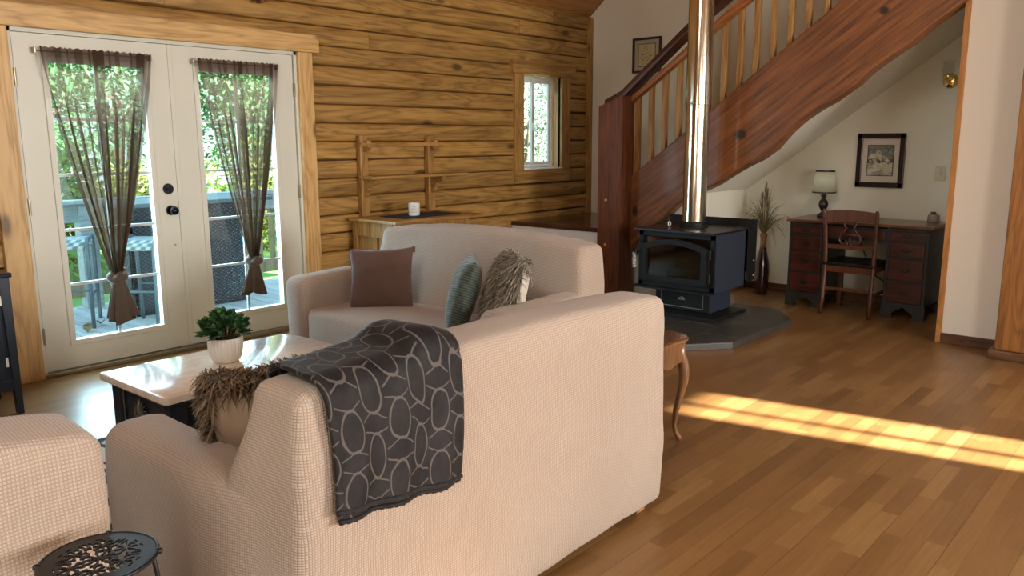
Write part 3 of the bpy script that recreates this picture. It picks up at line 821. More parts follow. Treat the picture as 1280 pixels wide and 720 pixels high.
chair = make_seat('armchair', 'cream waffle-covered armchair at the left edge, seen from behind over the plant stand', 'armchair', .80, (-.192, 1.600, 0), 0, .862, .900, ao=-.026)

# ------------------------------------------------------------------ cushions
def pillow_mesh(w, h, t, n=26, pinch=.07, seed=0, sag=0.):
    mb = MB()
    for s in (1, -1):
        b = len(mb.v)
        for i in range(n + 1):
            for j in range(n + 1):
                u, v = 2 * i / n - 1, 2 * j / n - 1
                e = max(0., (1 - u * u) * (1 - v * v)) ** .42
                x = u * w / 2 * (1 - pinch * (1 - v * v) * u * u); z = v * h / 2 * (1 - pinch * (1 - u * u) * v * v)
                y = s * t / 2 * e * (1 + .10 * noise.noise(Vector((u * 1.7 + seed, v * 1.7, s)))) + nz((u, v, s), 3.5, .006, seed)
                mb.v.append(Vector((x, y, z + sag * (v - 1) * abs(u) * .02)))
        for i in range(n):
            for j in range(n):
                q = (b + i * (n + 1) + j, b + (i + 1) * (n + 1) + j, b + (i + 1) * (n + 1) + j + 1, b + i * (n + 1) + j + 1)
                mb.f.append(q if s > 0 else q[::-1])
    bm = bmesh.new(); vv = [bm.verts.new(p) for p in mb.v]
    for f in mb.f: bm.faces.new([vv[i] for i in f])
    bmesh.ops.remove_doubles(bm, verts=bm.verts, dist=.0012)
    return MB().addbm(bm)
def strand(mb, p, n, L, w, droop, rr):
    side = n.cross(Vector((rr.uniform(-1, 1), rr.uniform(-1, 1), rr.uniform(-1, 1))))
    side = side.normalized() if side.length > 1e-4 else n.orthogonal().normalized()
    b = len(mb.v); k = 3; cur = side.cross(n) * rr.uniform(-.5, .5)
    for i in range(k + 1):
        t = i / k; ww = w * (1 - t * .85)
        q = p + n * (L * t) + cur * (L * t * t) + Vector((0, 0, -droop * L * t * t))
        mb.v += [q - side * ww, q + side * ww]
    for i in range(k): mb.f.append((b + 2 * i, b + 2 * i + 1, b + 2 * i + 3, b + 2 * i + 2))
def fur_on(base, count, L, w, test=None, seed=0, droop=.5, lift=1.):
    """tufts on the faces of a mesh builder"""
    rr = random.Random(seed); mb = MB(); tris = []
    for f in base.f:
        p = [base.v[i] for i in f]; c = sum(p, Vector()) / len(p); n = (p[1] - p[0]).cross(p[2] - p[0]); a = n.length
        if a > 1e-9 and (test is None or test(c)): tris.append((p, n.normalized(), a))
    ws = [t[2] for t in tris]
    for p, n, a in rr.choices(tris, ws, k=count):
        u, v = rr.random(), rr.random()
        q = lerp(lerp(p[0], p[1], u), lerp(p[-1], p[2], u), v); s0 = sum(w_.y for w_ in p)
        if n.y * (1 if s0 >= 0 else -1) < 0: n = -n
        d = (n * lift + Vector((rr.uniform(-1, 1), rr.uniform(-1, 1), rr.uniform(-1, 1))) * 1.15).normalized()
        strand(mb, q, d, L * rr.uniform(.6, 1.2), w * rr.uniform(.6, 1.3), droop, rr)
    return mb
def pillow(name, lbl, mat, w, h, t, loc, rot, seed=1, piping=None):
    r = thing(name, lbl, 'cushion', loc, rot)
    pm = pillow_mesh(w, h, t, seed=seed); pm.build('cover', mat, r, smooth=True, local=True)
    return r, pm
def rot_from(nrm, up):
    """euler with local -y... local y axis along nrm, local z close to up"""
    y = Vector(nrm).normalized(); z = Vector(up); z = (z - y * z.dot(y)).normalized(); x = y.cross(z)
    return Matrix((x, y, z)).transposed().to_euler()
# brown square cushion in the far corner
r, pm = pillow('throw_pillow', 'plain dark brown square cushion in the far corner of the loveseat by the log wall', 'pillow_brown', .385, .375, .15, (2.965, 3.655, .630), rot_from((-.80, -.55, .28), (0, .05, 1)), 3)
mb = MB(); n = 40
pts = [Vector(((u), 0, v)) for (u, v) in [(lerp(-.183, .183, i / n), -.178 + .010 * sin(PI * i / n)) for i in range(n + 1)]]
mb.tube(pts, .004, 6); mb.build('piping', 'pillow_brown', r, local=True, smooth=True)
MB().box(-.203, -.185, -.006, .006, .155, .190, .003).build('tag', 'pillow_brown', r, local=True)
# green corduroy cushion
r, pm = pillow('throw_pillow', 'green corduroy cushion leaning beside the shaggy grey cushion', 'corduroy', .40, .40, .15, (2.87, 2.885, .655), rot_from((-.55, .55, .25), (.36, -.36, 1)), 8)
# grey shaggy cushion with a pale back
r = thing('throw_pillow', 'shaggy grey-brown fur cushion with a white back, on the far loveseat', 'cushion', (2.965, 2.655, .675), rot_from((-.70, .52, .22), (.24, -.20, 1)))
pm = pillow_mesh(.37, .40, .15, seed=5); pm.build('cover', 'pillow_white', r, smooth=True, local=True)
fur_on(pm, 7000, .050, .0060, lambda c: c.y > -.012, 5, .8).build('fur', 'fur_grey', r, local=True, smooth=True)
# tan cushion with a brown fur face, in the corner of the near loveseat
r = thing('throw_pillow', 'tan velvet cushion edged with shaggy brown fur, in the near loveseat corner', 'cushion', (1.195, 1.965, .615), rot_from((.62, .74, .18), (-.14, -.14, 1)))
pm = pillow_mesh(.36, .37, .16, seed=11); pm.build('cover', 'pillow_tan', r, smooth=True, local=True)
fur_on(pm, 15000, .048, .0045, lambda c: c.y > .018 or max(abs(c.x), abs(c.z)) > .155, 6, .5, .8).build('fur', 'fur_brown', r, local=True, smooth=True)
# second furry cushion mostly hidden behind the throw
r = thing('throw_pillow', 'brown fur cushion showing only its top edge behind the grey throw', 'cushion', (1.36, 1.975, .615), rot_from((.10, .95, .28), (0, -.25, 1)))
pm = pillow_mesh(.42, .40, .16, seed=21); pm.build('cover', 'pillow_tan', r, smooth=True, local=True)
fur_on(pm, 6000, .042, .0048, lambda c: c.y > .012 or max(abs(c.x), abs(c.z)) > .175, 9, .4, .8).build('fur', 'fur_brown', r, local=True, smooth=True)
r, pm = pillow('throw_pillow', 'black cushion peeking over the grey throw in front of the coffee table', 'pillow_black', .26, .30, .12, (1.60, 2.14, .620), rot_from((.10, .93, .30), (0, -.3, 1)), 14)

# ------------------------------------------------------------------ the throw, folded over the near loveseat's back
th = thing('throw_blanket', 'charcoal plush throw with pale looping lattice, folded over the near loveseat back', 'blanket', (1.27, 1.53, .70))
def throw_fn(off, drop_l, drop_r, xl, xr, front):
    def fn(u, v):
        x = lerp(xl, xr, u)
        crown = lerp(.852, .876, max(0, 1 - abs(2 * (x - .985) / 1.615 - 1) ** 2.2))
        zt = crown + off + .004
        back_len = zt - lerp(drop_l, drop_r, u); R = .055; top = .215 - 2 * R + .03
        segs = [back_len - R, R * PI / 2, top, R * PI / 2, front]; tot = sum(segs); s = (1 - v) * tot   # v=0 front end, v=1 back hem
        y0 = 1.53 - off
        if s < segs[0]: y, z = y0, zt - back_len + s; nn = Vector((0, -1, 0))
        elif s < segs[0] + segs[1]:
            a = (s - segs[0]) / R; y, z = y0 + R - R * cos(a), zt - R + R * sin(a); nn = Vector((0, -cos(a), sin(a)))
        elif s < segs[0] + segs[1] + segs[2]: y, z = y0 + R + s - segs[0] - segs[1], zt; nn = Vector((0, 0, 1))
        elif s < tot - front:
            a = (s - segs[0] - segs[1] - segs[2]) / R; y, z = y0 + R + top + R * sin(a), zt - R + R * cos(a); nn = Vector((0, sin(a), cos(a)))
        else:
            d = s - (tot - front); y, z = y0 + 2 * R + top + d * .34, zt - R - d * .92; nn = Vector((0, .93, .34))
        hang = sstep(.0, .45, max(0, zt - z)) if y < 1.55 else 0.
        f = .5 + .5 * sin(u * 17 + 1.3 * sin(v * 6) + .6) ; f2 = .5 + .5 * noise.noise(Vector((u * 5, v * 4, off * 50)))
        lift = .003 + .022 * hang * f + .014 * f2 * (.35 + hang) + (.010 * f2 * sstep(.3, .8, u) if nn.z > .5 else 0)
        # a soft hump on the top where the cloth bunches
        hump = .034 * math.exp(-((u - .82) / .17) ** 2) * sstep(.2, .9, nn.z)
        x += .010 * sin(v * 9 + u * 2) - .030 * hang * (1 - u) * 0 + .012 * hang * (u - .3)
        p = Vector((x, y, z)) + nn * lift + Vector((0, 0, hump))
        return p
    return fn
mb = MB().grid(throw_fn(.010, .555, .512, 1.055, 1.478, .16), 70, 130)
mb.build('top_layer', 'throw', th, smooth=True, mods=[('SOLIDIFY', dict(thickness=.010, offset=1))])
mb = MB().grid(throw_fn(.002, .528, .500, 1.065, 1.480, .14), 60, 120)
mb.build('under_layer', 'throw', th, smooth=True, mods=[('SOLIDIFY', dict(thickness=.006, offset=1))])
fn = throw_fn(.012, .555, .512, 1.055, 1.478, .16)
mb = MB().tube([fn(i / 60, 1.) + Vector((0, -.004, .003)) for i in range(61)], [.0085 + .0016 * sin(i * 2.1) for i in range(61)], 8)
mb.build('hem', 'throw', th, smooth=True)
fn2 = throw_fn(.004, .528, .500, 1.065, 1.480, .14)
mb = MB().tube([fn2(i / 60, 1.) + Vector((0, -.003, .002)) for i in range(61)], [.0075 + .0014 * sin(i * 2.3) for i in range(61)], 8)
mb.build('under_hem', 'throw', th, smooth=True)

# ------------------------------------------------------------------ coffee table
ct = thing('coffee_table', 'navy coffee table with a pale polished top, before the French doors', 'coffee table', (1.80, 3.27, .0115), (0, 0, math.radians(2)))
W, H_, T = .475, .285, .4435
mb = MB().prism([(-W, -H_ + .012), (-W + .012, -H_), (W - .05, -H_), (W, -H_ + .05), (W, H_ - .05), (W - .05, H_), (-W + .012, H_), (-W, H_ - .012)], T - .030, T, 'Z', .007)
mb.build('table_top', 'marble_top', ct, local=True, angle=40)
w, h = W - .035, H_ - .035
mb = MB().box(-w + .02, w - .02, -h + .02, h - .02, .13, T - .029)
mb.build('apron', 'navy', ct, local=True)
for sx in (-1, 1):
    for sy in (-1, 1):
        p = MB().lathe([(.030, 0), (.034, .012), (.026, .03), (.030, .06), (.040, .085), (.040, .12), (.036, .13)], (sx * (w - .035), sy * (h - .035), 0), 16)
        p.box(sx * (w - .035) - .035, sx * (w - .035) + .035, sy * (h - .035) - .035, sy * (h - .035) + .035, .125, T - .03, .006)
        p.build('leg', 'navy', ct, local=True, angle=40)
mb = MB()
for sy in (-1, 1):
    mb.tube([(-w + .012, sy * .17, .165), (-w + .012, sy * .17, T - .06)], .004, 6)
mb.tube([(-w + .012, -.17, T - .06), (-w + .012, .17, T - .06)], .004, 6)
mb.build('inlay', 'hinge', ct, local=True)
mb = MB(); rr = random.Random(2)
for k in range(9):
    a = lerp(-1.1, 1.1, k / 8); L = .075 * (1 - .35 * abs(a))
    mb.tube([(-w + .012, .02, .30), (-w + .006, .02 + sin(a) * L * .5, .30 + cos(a) * L * .55), (-w + .008, .02 + sin(a * 1.3) * L, .30 + cos(a * 1.25) * L)], [.004, .0055, .0015], 6)
for k in (-1, 1): mb.tube([(-w + .012, .02, .305), (-w + .006, .02 + k * .04, .29), (-w + .008, .02 + k * .055, .31), (-w + .008, .02 + k * .045, .325)], [.004, .004, .003, .002], 6)
mb.build('carved_ornament', 'pewter', ct, local=True, smooth=True)
# potted plant on it
pp = thing('potted_plant', 'small leafy green plant in a white fluted pot on the coffee table', 'potted plant', (1.775, 3.295, .456))
flute = lambda a, z: 1 + .045 * abs(cos(a * 14)) - .03
mb = MB().lathe([(0, .0), (.050, .0), (.060, .008), (.071, .035), (.076, .07), (.076, .095), (.074, .108), (.070, .112), (.068, .105), (.066, .085), (0, .084)], (0, 0, 0), 168, lambda a, z: flute(a, z) if .004 < z < .11 else 1)
mb.build('pot', 'pot_white', pp, local=True, angle=60)
MB().lathe([(0, .093), (.060, .092), (.067, .086)], (0, 0, 0), 20).build('soil', 'pot_soil', pp, local=True)
def leaf(mb, p, d, L, w, cup=.2, nseg=2):
    d = d.normalized(); s = d.cross(Vector((0, 0, 1))); s = s.normalized() if s.length > 1e-3 else Vector((1, 0, 0)); u = s.cross(d)
    b = len(mb.v)
    mb.v += [p, p + d * L * .35 + s * w * .5 + u * cup * w, p + d * L * .38, p + d * L * .35 - s * w * .5 + u * cup * w, p + d * L * .75 + s * w * .42 + u * cup * w, p + d * L * .75, p + d * L * .75 - s * w * .42 + u * cup * w, p + d * L]
    for f in ((0, 1, 2), (0, 2, 3), (1, 4, 5, 2), (2, 5, 6, 3), (4, 7, 5), (5, 7, 6)): mb.f.append(tuple(b + i for i in f))
rr = random.Random(12); lm = MB(); sm = MB()
for k in range(95):
    a = rr.uniform(0, 2 * PI); e = rr.uniform(.02, 1.35); R = rr.uniform(.085, .118)
    tip = Vector((cos(a) * cos(e) * R * 1.02, sin(a) * cos(e) * R * 1.02, .115 + sin(e) * R * 1.0)) ; root = Vector((cos(a) * .02, sin(a) * .02, .09))
    mid = lerp(root, tip, .5) + Vector((0, 0, .02))
    sm.tube([root, mid, tip], [.0022, .0018, .001], 5)
    for q in range(15):
        t = rr.uniform(.2, 1.05); c = lerp(mid, tip, max(0, min(1, (t - .2) / .8)))
        d = Vector((rr.uniform(-1, 1), rr.uniform(-1, 1), rr.uniform(-.5, 1))) + (tip - root).normalized() * .9
        leaf(lm, c, d, rr.uniform(.020, .030), rr.uniform(.017, .024), .18)
lm.build('foliage', 'leaf_house', pp, local=True, smooth=True); sm.build('stems', 'twig', pp, local=True)

# ------------------------------------------------------------------ end table with a cabriole leg
et = thing('end_table', 'small wooden end table with cabriole legs, half hidden behind the near loveseat', 'end table', (3.02, 2.08, 0))
def scal(u):
    """scalloped outline of the top"""
    a = 2 * PI * u; hx, hy = .322, .262; c, s_ = cos(a), sin(a)
    n = 5.; r = 1 / ((abs(c) / hx) ** n + (abs(s_) / hy) ** n) ** (1 / n)
    r *= 1 + .028 * cos(8 * a) + .012 * cos(16 * a)
    return (c * r, s_ * r)
poly = [scal(i / 160) for i in range(160)]
mb = MB().prism(poly, .500, .522, 'Z'); mb.build('table_top', 'tabletopwood', et, local=True, angle=40)
mb = MB()
pts = [Vector((p[0] * 1.004, p[1] * 1.004, .509)) for p in poly] ; mb.tube(pts + [pts[0]], .007, 8, cap=False); mb.build('top_edge', 'tablewood', et, local=True, smooth=True)
for (ax, sgn) in (('X', -1), ('X', 1), ('Y', -1), ('Y', 1)):
    hx = .24 if ax == 'X' else .19
    poly2 = [(-hx, .502), (hx, .502), (hx, .40)] + [(lerp(hx, -hx, i / 20), .40 + .028 * (1 - abs(2 * i / 20 - 1) ** 1.5) + .016 * cos(i / 20 * 4 * PI) - .016) for i in range(21)] + [(-hx, .40)]
    if ax == 'X': MB().prism(poly2, sgn * .235 - .009, sgn * .235 + .009, 'Y').build('apron', 'tablewood', et, local=True)
    else: MB().prism(poly2, sgn * .285 - .009, sgn * .285 + .009, 'X').build('apron', 'tablewood', et, local=True)
for sx in (-1, 1):
    for sy in (-1, 1):
        d = Vector((sx, sy, 0)).normalized(); c = Vector((sx * .265, sy * .215, 0)); mb = MB()
        prof = [(.500, .0, .026), (.43, .004, .027), (.39, .018, .029), (.35, .026, .027), (.30, .024, .023), (.23, .010, .018), (.15, -.008, .0145), (.08, -.014, .012), (.04, -.006, .012), (.018, .010, .014), (.0, .018, .012)]
        mb.tube([c + d * o + Vector((0, 0, z)) for (z, o, q) in prof], [q for (z, o, q) in prof], 10)
        mb.build('leg', 'tablewood', et, local=True, smooth=True)

# ------------------------------------------------------------------ pierced metal plant stand (very near)
ps = thing('plant_stand', 'round black pierced-metal plant stand close by the near armchair', 'plant stand', (.502, 1.430, 0))
def pierced(R, z):
    """flat pierced disc built cell by cell: solid where the pattern is metal"""
    n = 150; mb = MB(); cell = 2 * R / n; keep = set()
    def hole(x, y):
        r = math.hypot(x, y) / R; a = math.atan2(y, x)
        if r > .80: return False
        def fl(cx, cy, rad, k, ph=0, inner=.20):
            dx, dy = x / R - cx, y / R - cy; q = math.hypot(dx, dy) / rad
            if q > 1 or q < inner: return False
            t = ((math.atan2(dy, dx) + ph) * k / (2 * PI)) % 1
            return abs(t - .5) < .41 * (1 - abs(q - .62) * 1.0)
        if fl(0, 0, .27, 9): return True
        for i in range(6):
            b = i * PI / 3
            if fl(.50 * cos(b), .50 * sin(b), .205, 7, b): return True
            c = b + PI / 6; dx, dy = x / R - .36 * cos(c), y / R - .36 * sin(c)
            u_, v_ = dx * cos(c) + dy * sin(c), -dx * sin(c) + dy * cos(c)
            if (u_ / .14) ** 2 + (v_ / .062) ** 2 < 1: return True
            dx, dy = x / R - .64 * cos(c), y / R - .64 * sin(c); u_, v_ = dx * cos(c) + dy * sin(c), -dx * sin(c) + dy * cos(c)
            for m in (-1, 0, 1):
                vv = v_ - m * .085; uu = u_ + abs(m) * .035
                if (uu / .10) ** 2 + (vv / .035) ** 2 < 1: return True
            dx, dy = x / R - .74 * cos(b), y / R - .74 * sin(b); v_ = -dx * sin(b) + dy * cos(b); u_ = dx * cos(b) + dy * sin(b)
            if abs(u_) < .020 and .05 < abs(v_) < .17: return True
        return False
    vid = {}
    def V(i, j, t):
        k = (i, j, t)
        if k not in vid:
            x, y = -R + i * cell, -R + j * cell; r = math.hypot(x, y)
            if r > R: x, y = x * R / r, y * R / r
            vid[k] = len(mb.v); mb.v.append(Vector((x, y, z - t * .004)))
        return vid[k]
    for i in range(n):
        for j in range(n):
            x, y = -R + (i + .5) * cell, -R + (j + .5) * cell
            if math.hypot(x, y) < R and not hole(x, y): keep.add((i, j))
    for (i, j) in keep:
        mb.f.append((V(i, j, 0), V(i + 1, j, 0), V(i + 1, j + 1, 0), V(i, j + 1, 0)))
        mb.f.append((V(i, j, 1), V(i, j + 1, 1), V(i + 1, j + 1, 1), V(i + 1, j, 1)))
        for (di, dj, e) in ((1, 0, ((1, 0), (1, 1))), (-1, 0, ((0, 1), (0, 0))), (0, 1, ((1, 1), (0, 1))), (0, -1, ((0, 0), (1, 0)))):
            if (i + di, j + dj) not in keep:
                (a, b), (c, d) = e; mb.f.append((V(i + a, j + b, 0), V(i + a, j + b, 1), V(i + c, j + d, 1), V(i + c, j + d, 0)))
    return mb
pierced(.0955, .700).build('pierced_top', 'black_metal', ps, local=True)
mb = MB(); mb.tube([(.0955 * cos(a), .0955 * sin(a), .697) for a in [2 * PI * i / 64 for i in range(65)]], .0042, 8, cap=False); mb.build('rim', 'black_metal', ps, local=True, smooth=True)
for k in range(4):
    a = -.55 + k * PI / 2; c, s_ = cos(a), sin(a); mb = MB()
    mb.tube([(.080 * c, .080 * s_, .695), (.088 * c, .088 * s_, .685), (.094 * c, .094 * s_, .64), (.085 * c, .085 * s_, .52), (.070 * c, .070 * s_, .38), (.068 * c, .068 * s_, .22), (.085 * c, .085 * s_, .08), (.108 * c, .108 * s_, .012), (.118 * c, .118 * s_, .006)], .0045, 8)
    mb.build('leg', 'black_metal', ps, local=True, smooth=True)
    MB().lathe([(0, -.006), (.006, -.004), (.007, 0), (.006, .004), (0, .006)], (.0985 * c, .0985 * s_, .697), 10).build('finial', 'black_metal', ps, local=True, smooth=True)
mb = MB(); mb.tube([(.069 * cos(a), .069 * sin(a), .30) for a in [2 * PI * i / 40 for i in range(41)]], .004, 8, cap=False); mb.build('ring', 'black_metal', ps, local=True, smooth=True)

# ------------------------------------------------------------------ rug and the black cabinet at the left edge
rg = thing('area_rug', 'pale area rug with dark geometric lines, seen between the armchair and loveseat', 'rug', (1.55, 2.98, 0))
MB().box(-1.25, .95, -.40, .98, .001, .011, .003).build('pile', 'rug', rg, local=True)
MB().box(-1.27, .97, .965, .995, .0005, .012, .003).build('binding', 'navy_cloth', rg, local=True)
cb = thing('cabinet', 'black painted cabinet on tapered legs at the left edge, beside the door trim', 'cabinet', (.95, 4.92, 0))
mb = MB().box(-.40, .40, -.19, .19, .13, .735, .004); mb.build('body', 'navy', cb, local=True)
MB().box(-.425, .425, -.215, .205, .735, .76, .006).build('cabinet_top', 'dark_hw', cb, local=True)
for sx in (-1, 1):
    for sy in (-1, 1): MB().prism([(sx * .412, .735), (sx * .362, .735), (sx * .382, 0), (sx * .412, 0)], sy * .185 - .024, sy * .185 + .024, 'Y', .003).build('leg', 'navy', cb, local=True)
for sx in (-1, 1):
    dd = MB().box(sx * .19 - .165, sx * .19 + .165, -.210, -.188, .20, .70, .004).build('door', 'navy', cb, local=True)
    mb = MB()
    for q in ((-.125, .125, .655, .662), (-.125, .125, .238, .245)): mb.box(sx * .19 + q[0], sx * .19 + q[1], -.2125, -.208, q[2], q[3])
    for q in (-.128, .122): mb.box(sx * .19 + q, sx * .19 + q + .006, -.2125, -.208, .238, .662)
    mb.build('panel_moulding', 'dark_hw', dd, local=True)
    for z in (.62, .29): MB().box(sx * .357 - .006, sx * .357 + .006, -.2145, -.205, z - .025, z + .025, .002).build('hinge', 'vinyl', dd, local=True)
MB().box(-.40, .40, -.195, -.17, .13, .19, .004).build('skirt', 'navy', cb, local=True)

# ------------------------------------------------------------------ staircase
st = thing('staircase', 'rustic red-brown log staircase with square newel post, balusters and a low landing', 'staircase', (6.13, 4.13, 0))
top_z = lambda y: 1.049 + .733 * (4.114 - y)
bot = [(4.16, .25), (4.132, .306), (4.038, .403), (3.916, .575), (3.80, .675), (3.676, .773), (3.57, .87), (3.463, .934), (3.33, 1.00), (3.208, 1.057), (3.08, 1.14), (2.954, 1.212), (2.84, 1.265), (2.727, 1.345), (2.62, 1.47), (2.518, 1.561), (2.40, 1.64), (2.286, 1.700), (2.122, 1.814), (2.05, 1.885), (1.967, 1.950), (1.86, 2.02), (1.767, 2.075), (1.648, 2.184), (1.474, 2.304), (1.2, 2.50), (.9, 2.70)]
mb = MB().prism([(.9, top_z(.9)), (2.0, top_z(2.0) + .012), (3.0, top_z(3.0)), (3.5, top_z(3.5) - .006), (4.114, 1.049), (4.16, .98)] + bot, 6.135, 6.29, 'X', .018)
mb.build('stringer', 'redwood', st)
# newel post with a slanted cap
mb = MB().prism([(4.020, 0), (4.262, 0), (4.262, 1.715), (4.020, 1.80)], 5.955, 6.165, 'X', .008); mb.build('newel_post', 'redwood_up', st)
for z in (.50, .90): MB().lathe([(0, -.006), (.012, -.006), (.012, 0)], (5.957, 4.17, z), 12, axis='X').build('wooden_plug', 'pine_up', st)
# hand rail: a thick board with a dark cap
rt = lambda y: 1.790 + .806 * (4.078 - y); rl = lambda y: 1.715 + .686 * (4.076 - y)
mb = MB().prism([(4.22, rt(4.22) - .01), (4.02, rt(4.02) - .035), (.9, rt(.9) - .33), (.9, rt(.9) - .60), (3.0, rl(3.0)), (4.02, rl(4.02) - .005), (4.22, rl(4.22))], 6.105, 6.175, 'X', .006); mb.build('handrail', 'railwood', st, angle=40)
mb = MB().prism([(4.275, 1.735), (4.275, 1.775), (4.10, 1.850), (3.428, 2.385), (.9, rt(.9) - .20), (.9, rt(.9) - .33), (3.428, 2.318), (4.10, 1.775)], 6.06, 6.20, 'X', .006); mb.build('handrail_cap', 'darkrail', st, angle=40)
for y in [3.995 - .1345 * i for i in range(22)]:
    z0 = top_z(y) - .03; z1 = rl(y) + .05 if y > 3.0 else rl(3.0) + (3.0 - y) * .70 + .05
    MB().box(6.160, 6.205, y - .0205, y + .0205, z0, z1, .004).build('baluster', 'baluster', st)
# landing
MB().box(5.972, XB, 4.255, D + .02, .600, .641, .004).build('landing_board', 'darkstain', st)
MB().box(5.992, XB, 4.275, D + .02, 0, .599).build('landing_riser', 'riser_white', st)
MB().box(XB - .02, XB, 4.255, D - .03, .641, .70, .003).build('landing_skirting', 'darkstain', st)
for i in range(10):
    z = .64 + .192 * (i + 1); y1 = 4.20 - .262 * i; y0 = y1 - .29
    MB().box(6.292, XB, y0, y1, z - .04, z, .005).build('tread', 'darkstain', st)

# ------------------------------------------------------------------ hearth, stove and pipe
he = thing('stone_hearth', 'low dark slate hearth with clipped corners under the wood stove', 'hearth', (5.6, 3.1, 0))
outline = [(4.78, 2.70), (5.07, 2.465), (6.03, 2.465), (6.33, 2.70), (6.33, 3.66), (6.05, 3.95), (5.07, 3.95), (4.78, 3.70)]
MB().prism(outline, 0, .042, 'Z', .003).build('base', 'grout', he)
def clip(poly, a, b, c):
    out = []
    for i in range(len(poly)):
        p, q = poly[i], poly[(i + 1) % len(poly)]; dp = a * p[0] + b * p[1] - c; dq = a * q[0] + b * q[1] - c
        if dp <= 0: out.append(p)
        if dp * dq < 0: t = dp / (dp - dq); out.append((lerp(p[0], q[0], t), lerp(p[1], q[1], t)))
    return out
mb = MB(); w = .36; g = .004
for i in range(8):
    y0 = 2.16 + i * w * .83
    for j in range(-2, 9):
        x0 = 4.55 + j * w * 1.25 + (i % 2) * .2
        q = list(outline)
        for (a, b, c) in ((-1, 0, -(x0 + g)), (1, 0, x0 + w * 1.25 - g), (0, -1, -(y0 + g)), (0, 1, y0 + w * .83 - g)):
            q = clip(q, a, b, c) if len(q) > 2 else q
        if len(q) > 2: mb.prism(q, .028, .046, 'Z', .002)
mb.build('tiles', 'slate', he)
mb = MB()
for i in range(len(outline)):
    a, b = outline[i], outline[(i + 1) % len(outline)]
    mb.beam((a[0], a[1], .022), (b[0], b[1], .022), .018, .044, bev=.003)
mb.build('edge_tiles', 'slate', he)

sv = thing('wood_stove', 'black cast-iron wood stove with arched glass door on a pedestal', 'wood stove', (5.8, 3.2, .046))
x0, x1, y0, y1 = 5.53, 6.06, 2.870, 3.535
mb = MB()      # fire box: shell with an open front behind the door
mb.box(x0, x1, y0, y0 + .035, .275, .715); mb.box(x0, x1, y1 - .035, y1, .275, .715); mb.box(x1 - .035, x1, y0, y1, .275, .715); mb.box(x0, x1, y0, y1, .275, .31); mb.box(x0, x1, y0, y1, .675, .715)
mb.build('firebox', 'stove_black', sv)
mb = MB().box(x0 + .01, x1 - .04, y0 - .012, y0 + .002, .272, .716, .003); mb.build('side_panel', 'stove_blue', sv)
mb = MB().box(x0 + .01, x1 - .04, y1 - .002, y1 + .012, .272, .716, .003); mb.build('side_panel', 'stove_blue', sv)
mb = MB().box(x0 + .10, x1 - .05, y0 + .05, y1 - .05, .312, .33); mb.box(x1 - .07, x1 - .04, y0 + .05, y1 - .05, .33, .66); mb.box(x0 + .06, x1 - .05, y0 + .036, y0 + .06, .312, .66); mb.box(x0 + .06, x1 - .05, y1 - .06, y1 - .036, .312, .66)
mb.build('firebrick_lining', 'firebrick', sv)
MB().tube([(5.70, 3.08, .355), (5.74, 3.38, .365)], [.04, .035], 9).build('charred_log', 'soot', sv, smooth=True)
MB().box(x0 - .045, x1 + .03, y0 - .020, y1 + .030, .715, .733, .004).build('top_plate', 'stove_top', sv)
# door with an arched top
def arch(hw, z0, zs, rise, n=18): return [(3.2 - hw, z0), (3.2 + hw, z0), (3.2 + hw, zs)] + [(3.2 + hw - 2 * hw * i / n, zs + rise * (1 - (2 * i / n - 1) ** 2)) for i in range(1, n)] + [(3.2 - hw, zs)]
outer, inner = arch(.295, .318, .605, .055), arch(.235, .365, .575, .045)
bm = bmesh.new(); n = len(outer)
V = [[bm.verts.new((x, p[0], p[1])) for p in P] for P, x in ((outer, x0 - .045), (inner, x0 - .045), (outer, x0 - .004), (inner, x0 - .010))]
for i in range(n):
    j = (i + 1) % n
    for a, b in ((0, 1), (1, 3), (3, 2), (2, 0)): bm.faces.new((V[a][i], V[a][j], V[b][j], V[b][i]))
bmesh.ops.bevel(bm, geom=[e for e in bm.edges if len(set(q.co.x for q in e.verts)) == 1 and abs(e.verts[0].co.x - (x0 - .045)) < 1e-4 and e.calc_length() > .002 and any(e.verts[0] in L and e.verts[1] in L for L in (V[0], V[1]))], offset=.007, segments=2, affect='EDGES')
dr = MB().addbm(bm).build('door', 'stove_black', sv, angle=40)
MB().prism(arch(.238, .362, .578, .046), x0 - .028, x0 - .022, 'X').build('door_glass', 'stove_glass', dr, local=False)
for z in (.385, .565): MB().tube([(x0 - .030, 2.893, z - .035), (x0 - .030, 2.893, z + .035)], .011, 10).build('door_hinge', 'stove_black', dr)
MB().tube([(x0 - .03, 3.490, .55), (x0 - .06, 3.515, .575), (x0 - .075, 3.530, .54), (x0 - .075, 3.532, .46), (x0 - .07, 3.52, .43)], [.007, .007, .006, .006, .006], 8).build('door_handle', 'black_metal', dr, smooth=True)
mb = MB(); mb.tube([(x0 - .078 + .012 * sin(i * 1.9), 3.532 + .016 * cos(i * 1.9), .535 - i * .0035) for i in range(34)], .0035, 6); mb.build('spring_grip', 'vinyl', dr, smooth=True)
MB().box(x0 - .072, x0 + .02, y0 - .012, y1 + .020, .262, .276, .003).build('ash_lip', 'stove_black', sv)
MB().box(5.68, 6.03, 2.972, 3.455, .075, .270, .004).build('pedestal', 'stove_blue', sv)
dw = MB().box(5.664, 5.682, 2.974, 3.453, .078, .262, .004).build('pedestal_front', 'stove_black', sv)
mb = MB()
for q in ((3.02, 3.40, .232, .238), (3.02, 3.40, .100, .106), (3.02, 3.026, .100, .238), (3.394, 3.40, .100, .238)): mb.box(5.660, 5.666, q[0], q[1], q[2], q[3], .001)
mb.build('drawer_moulding', 'pewter', dw)
mb = MB()
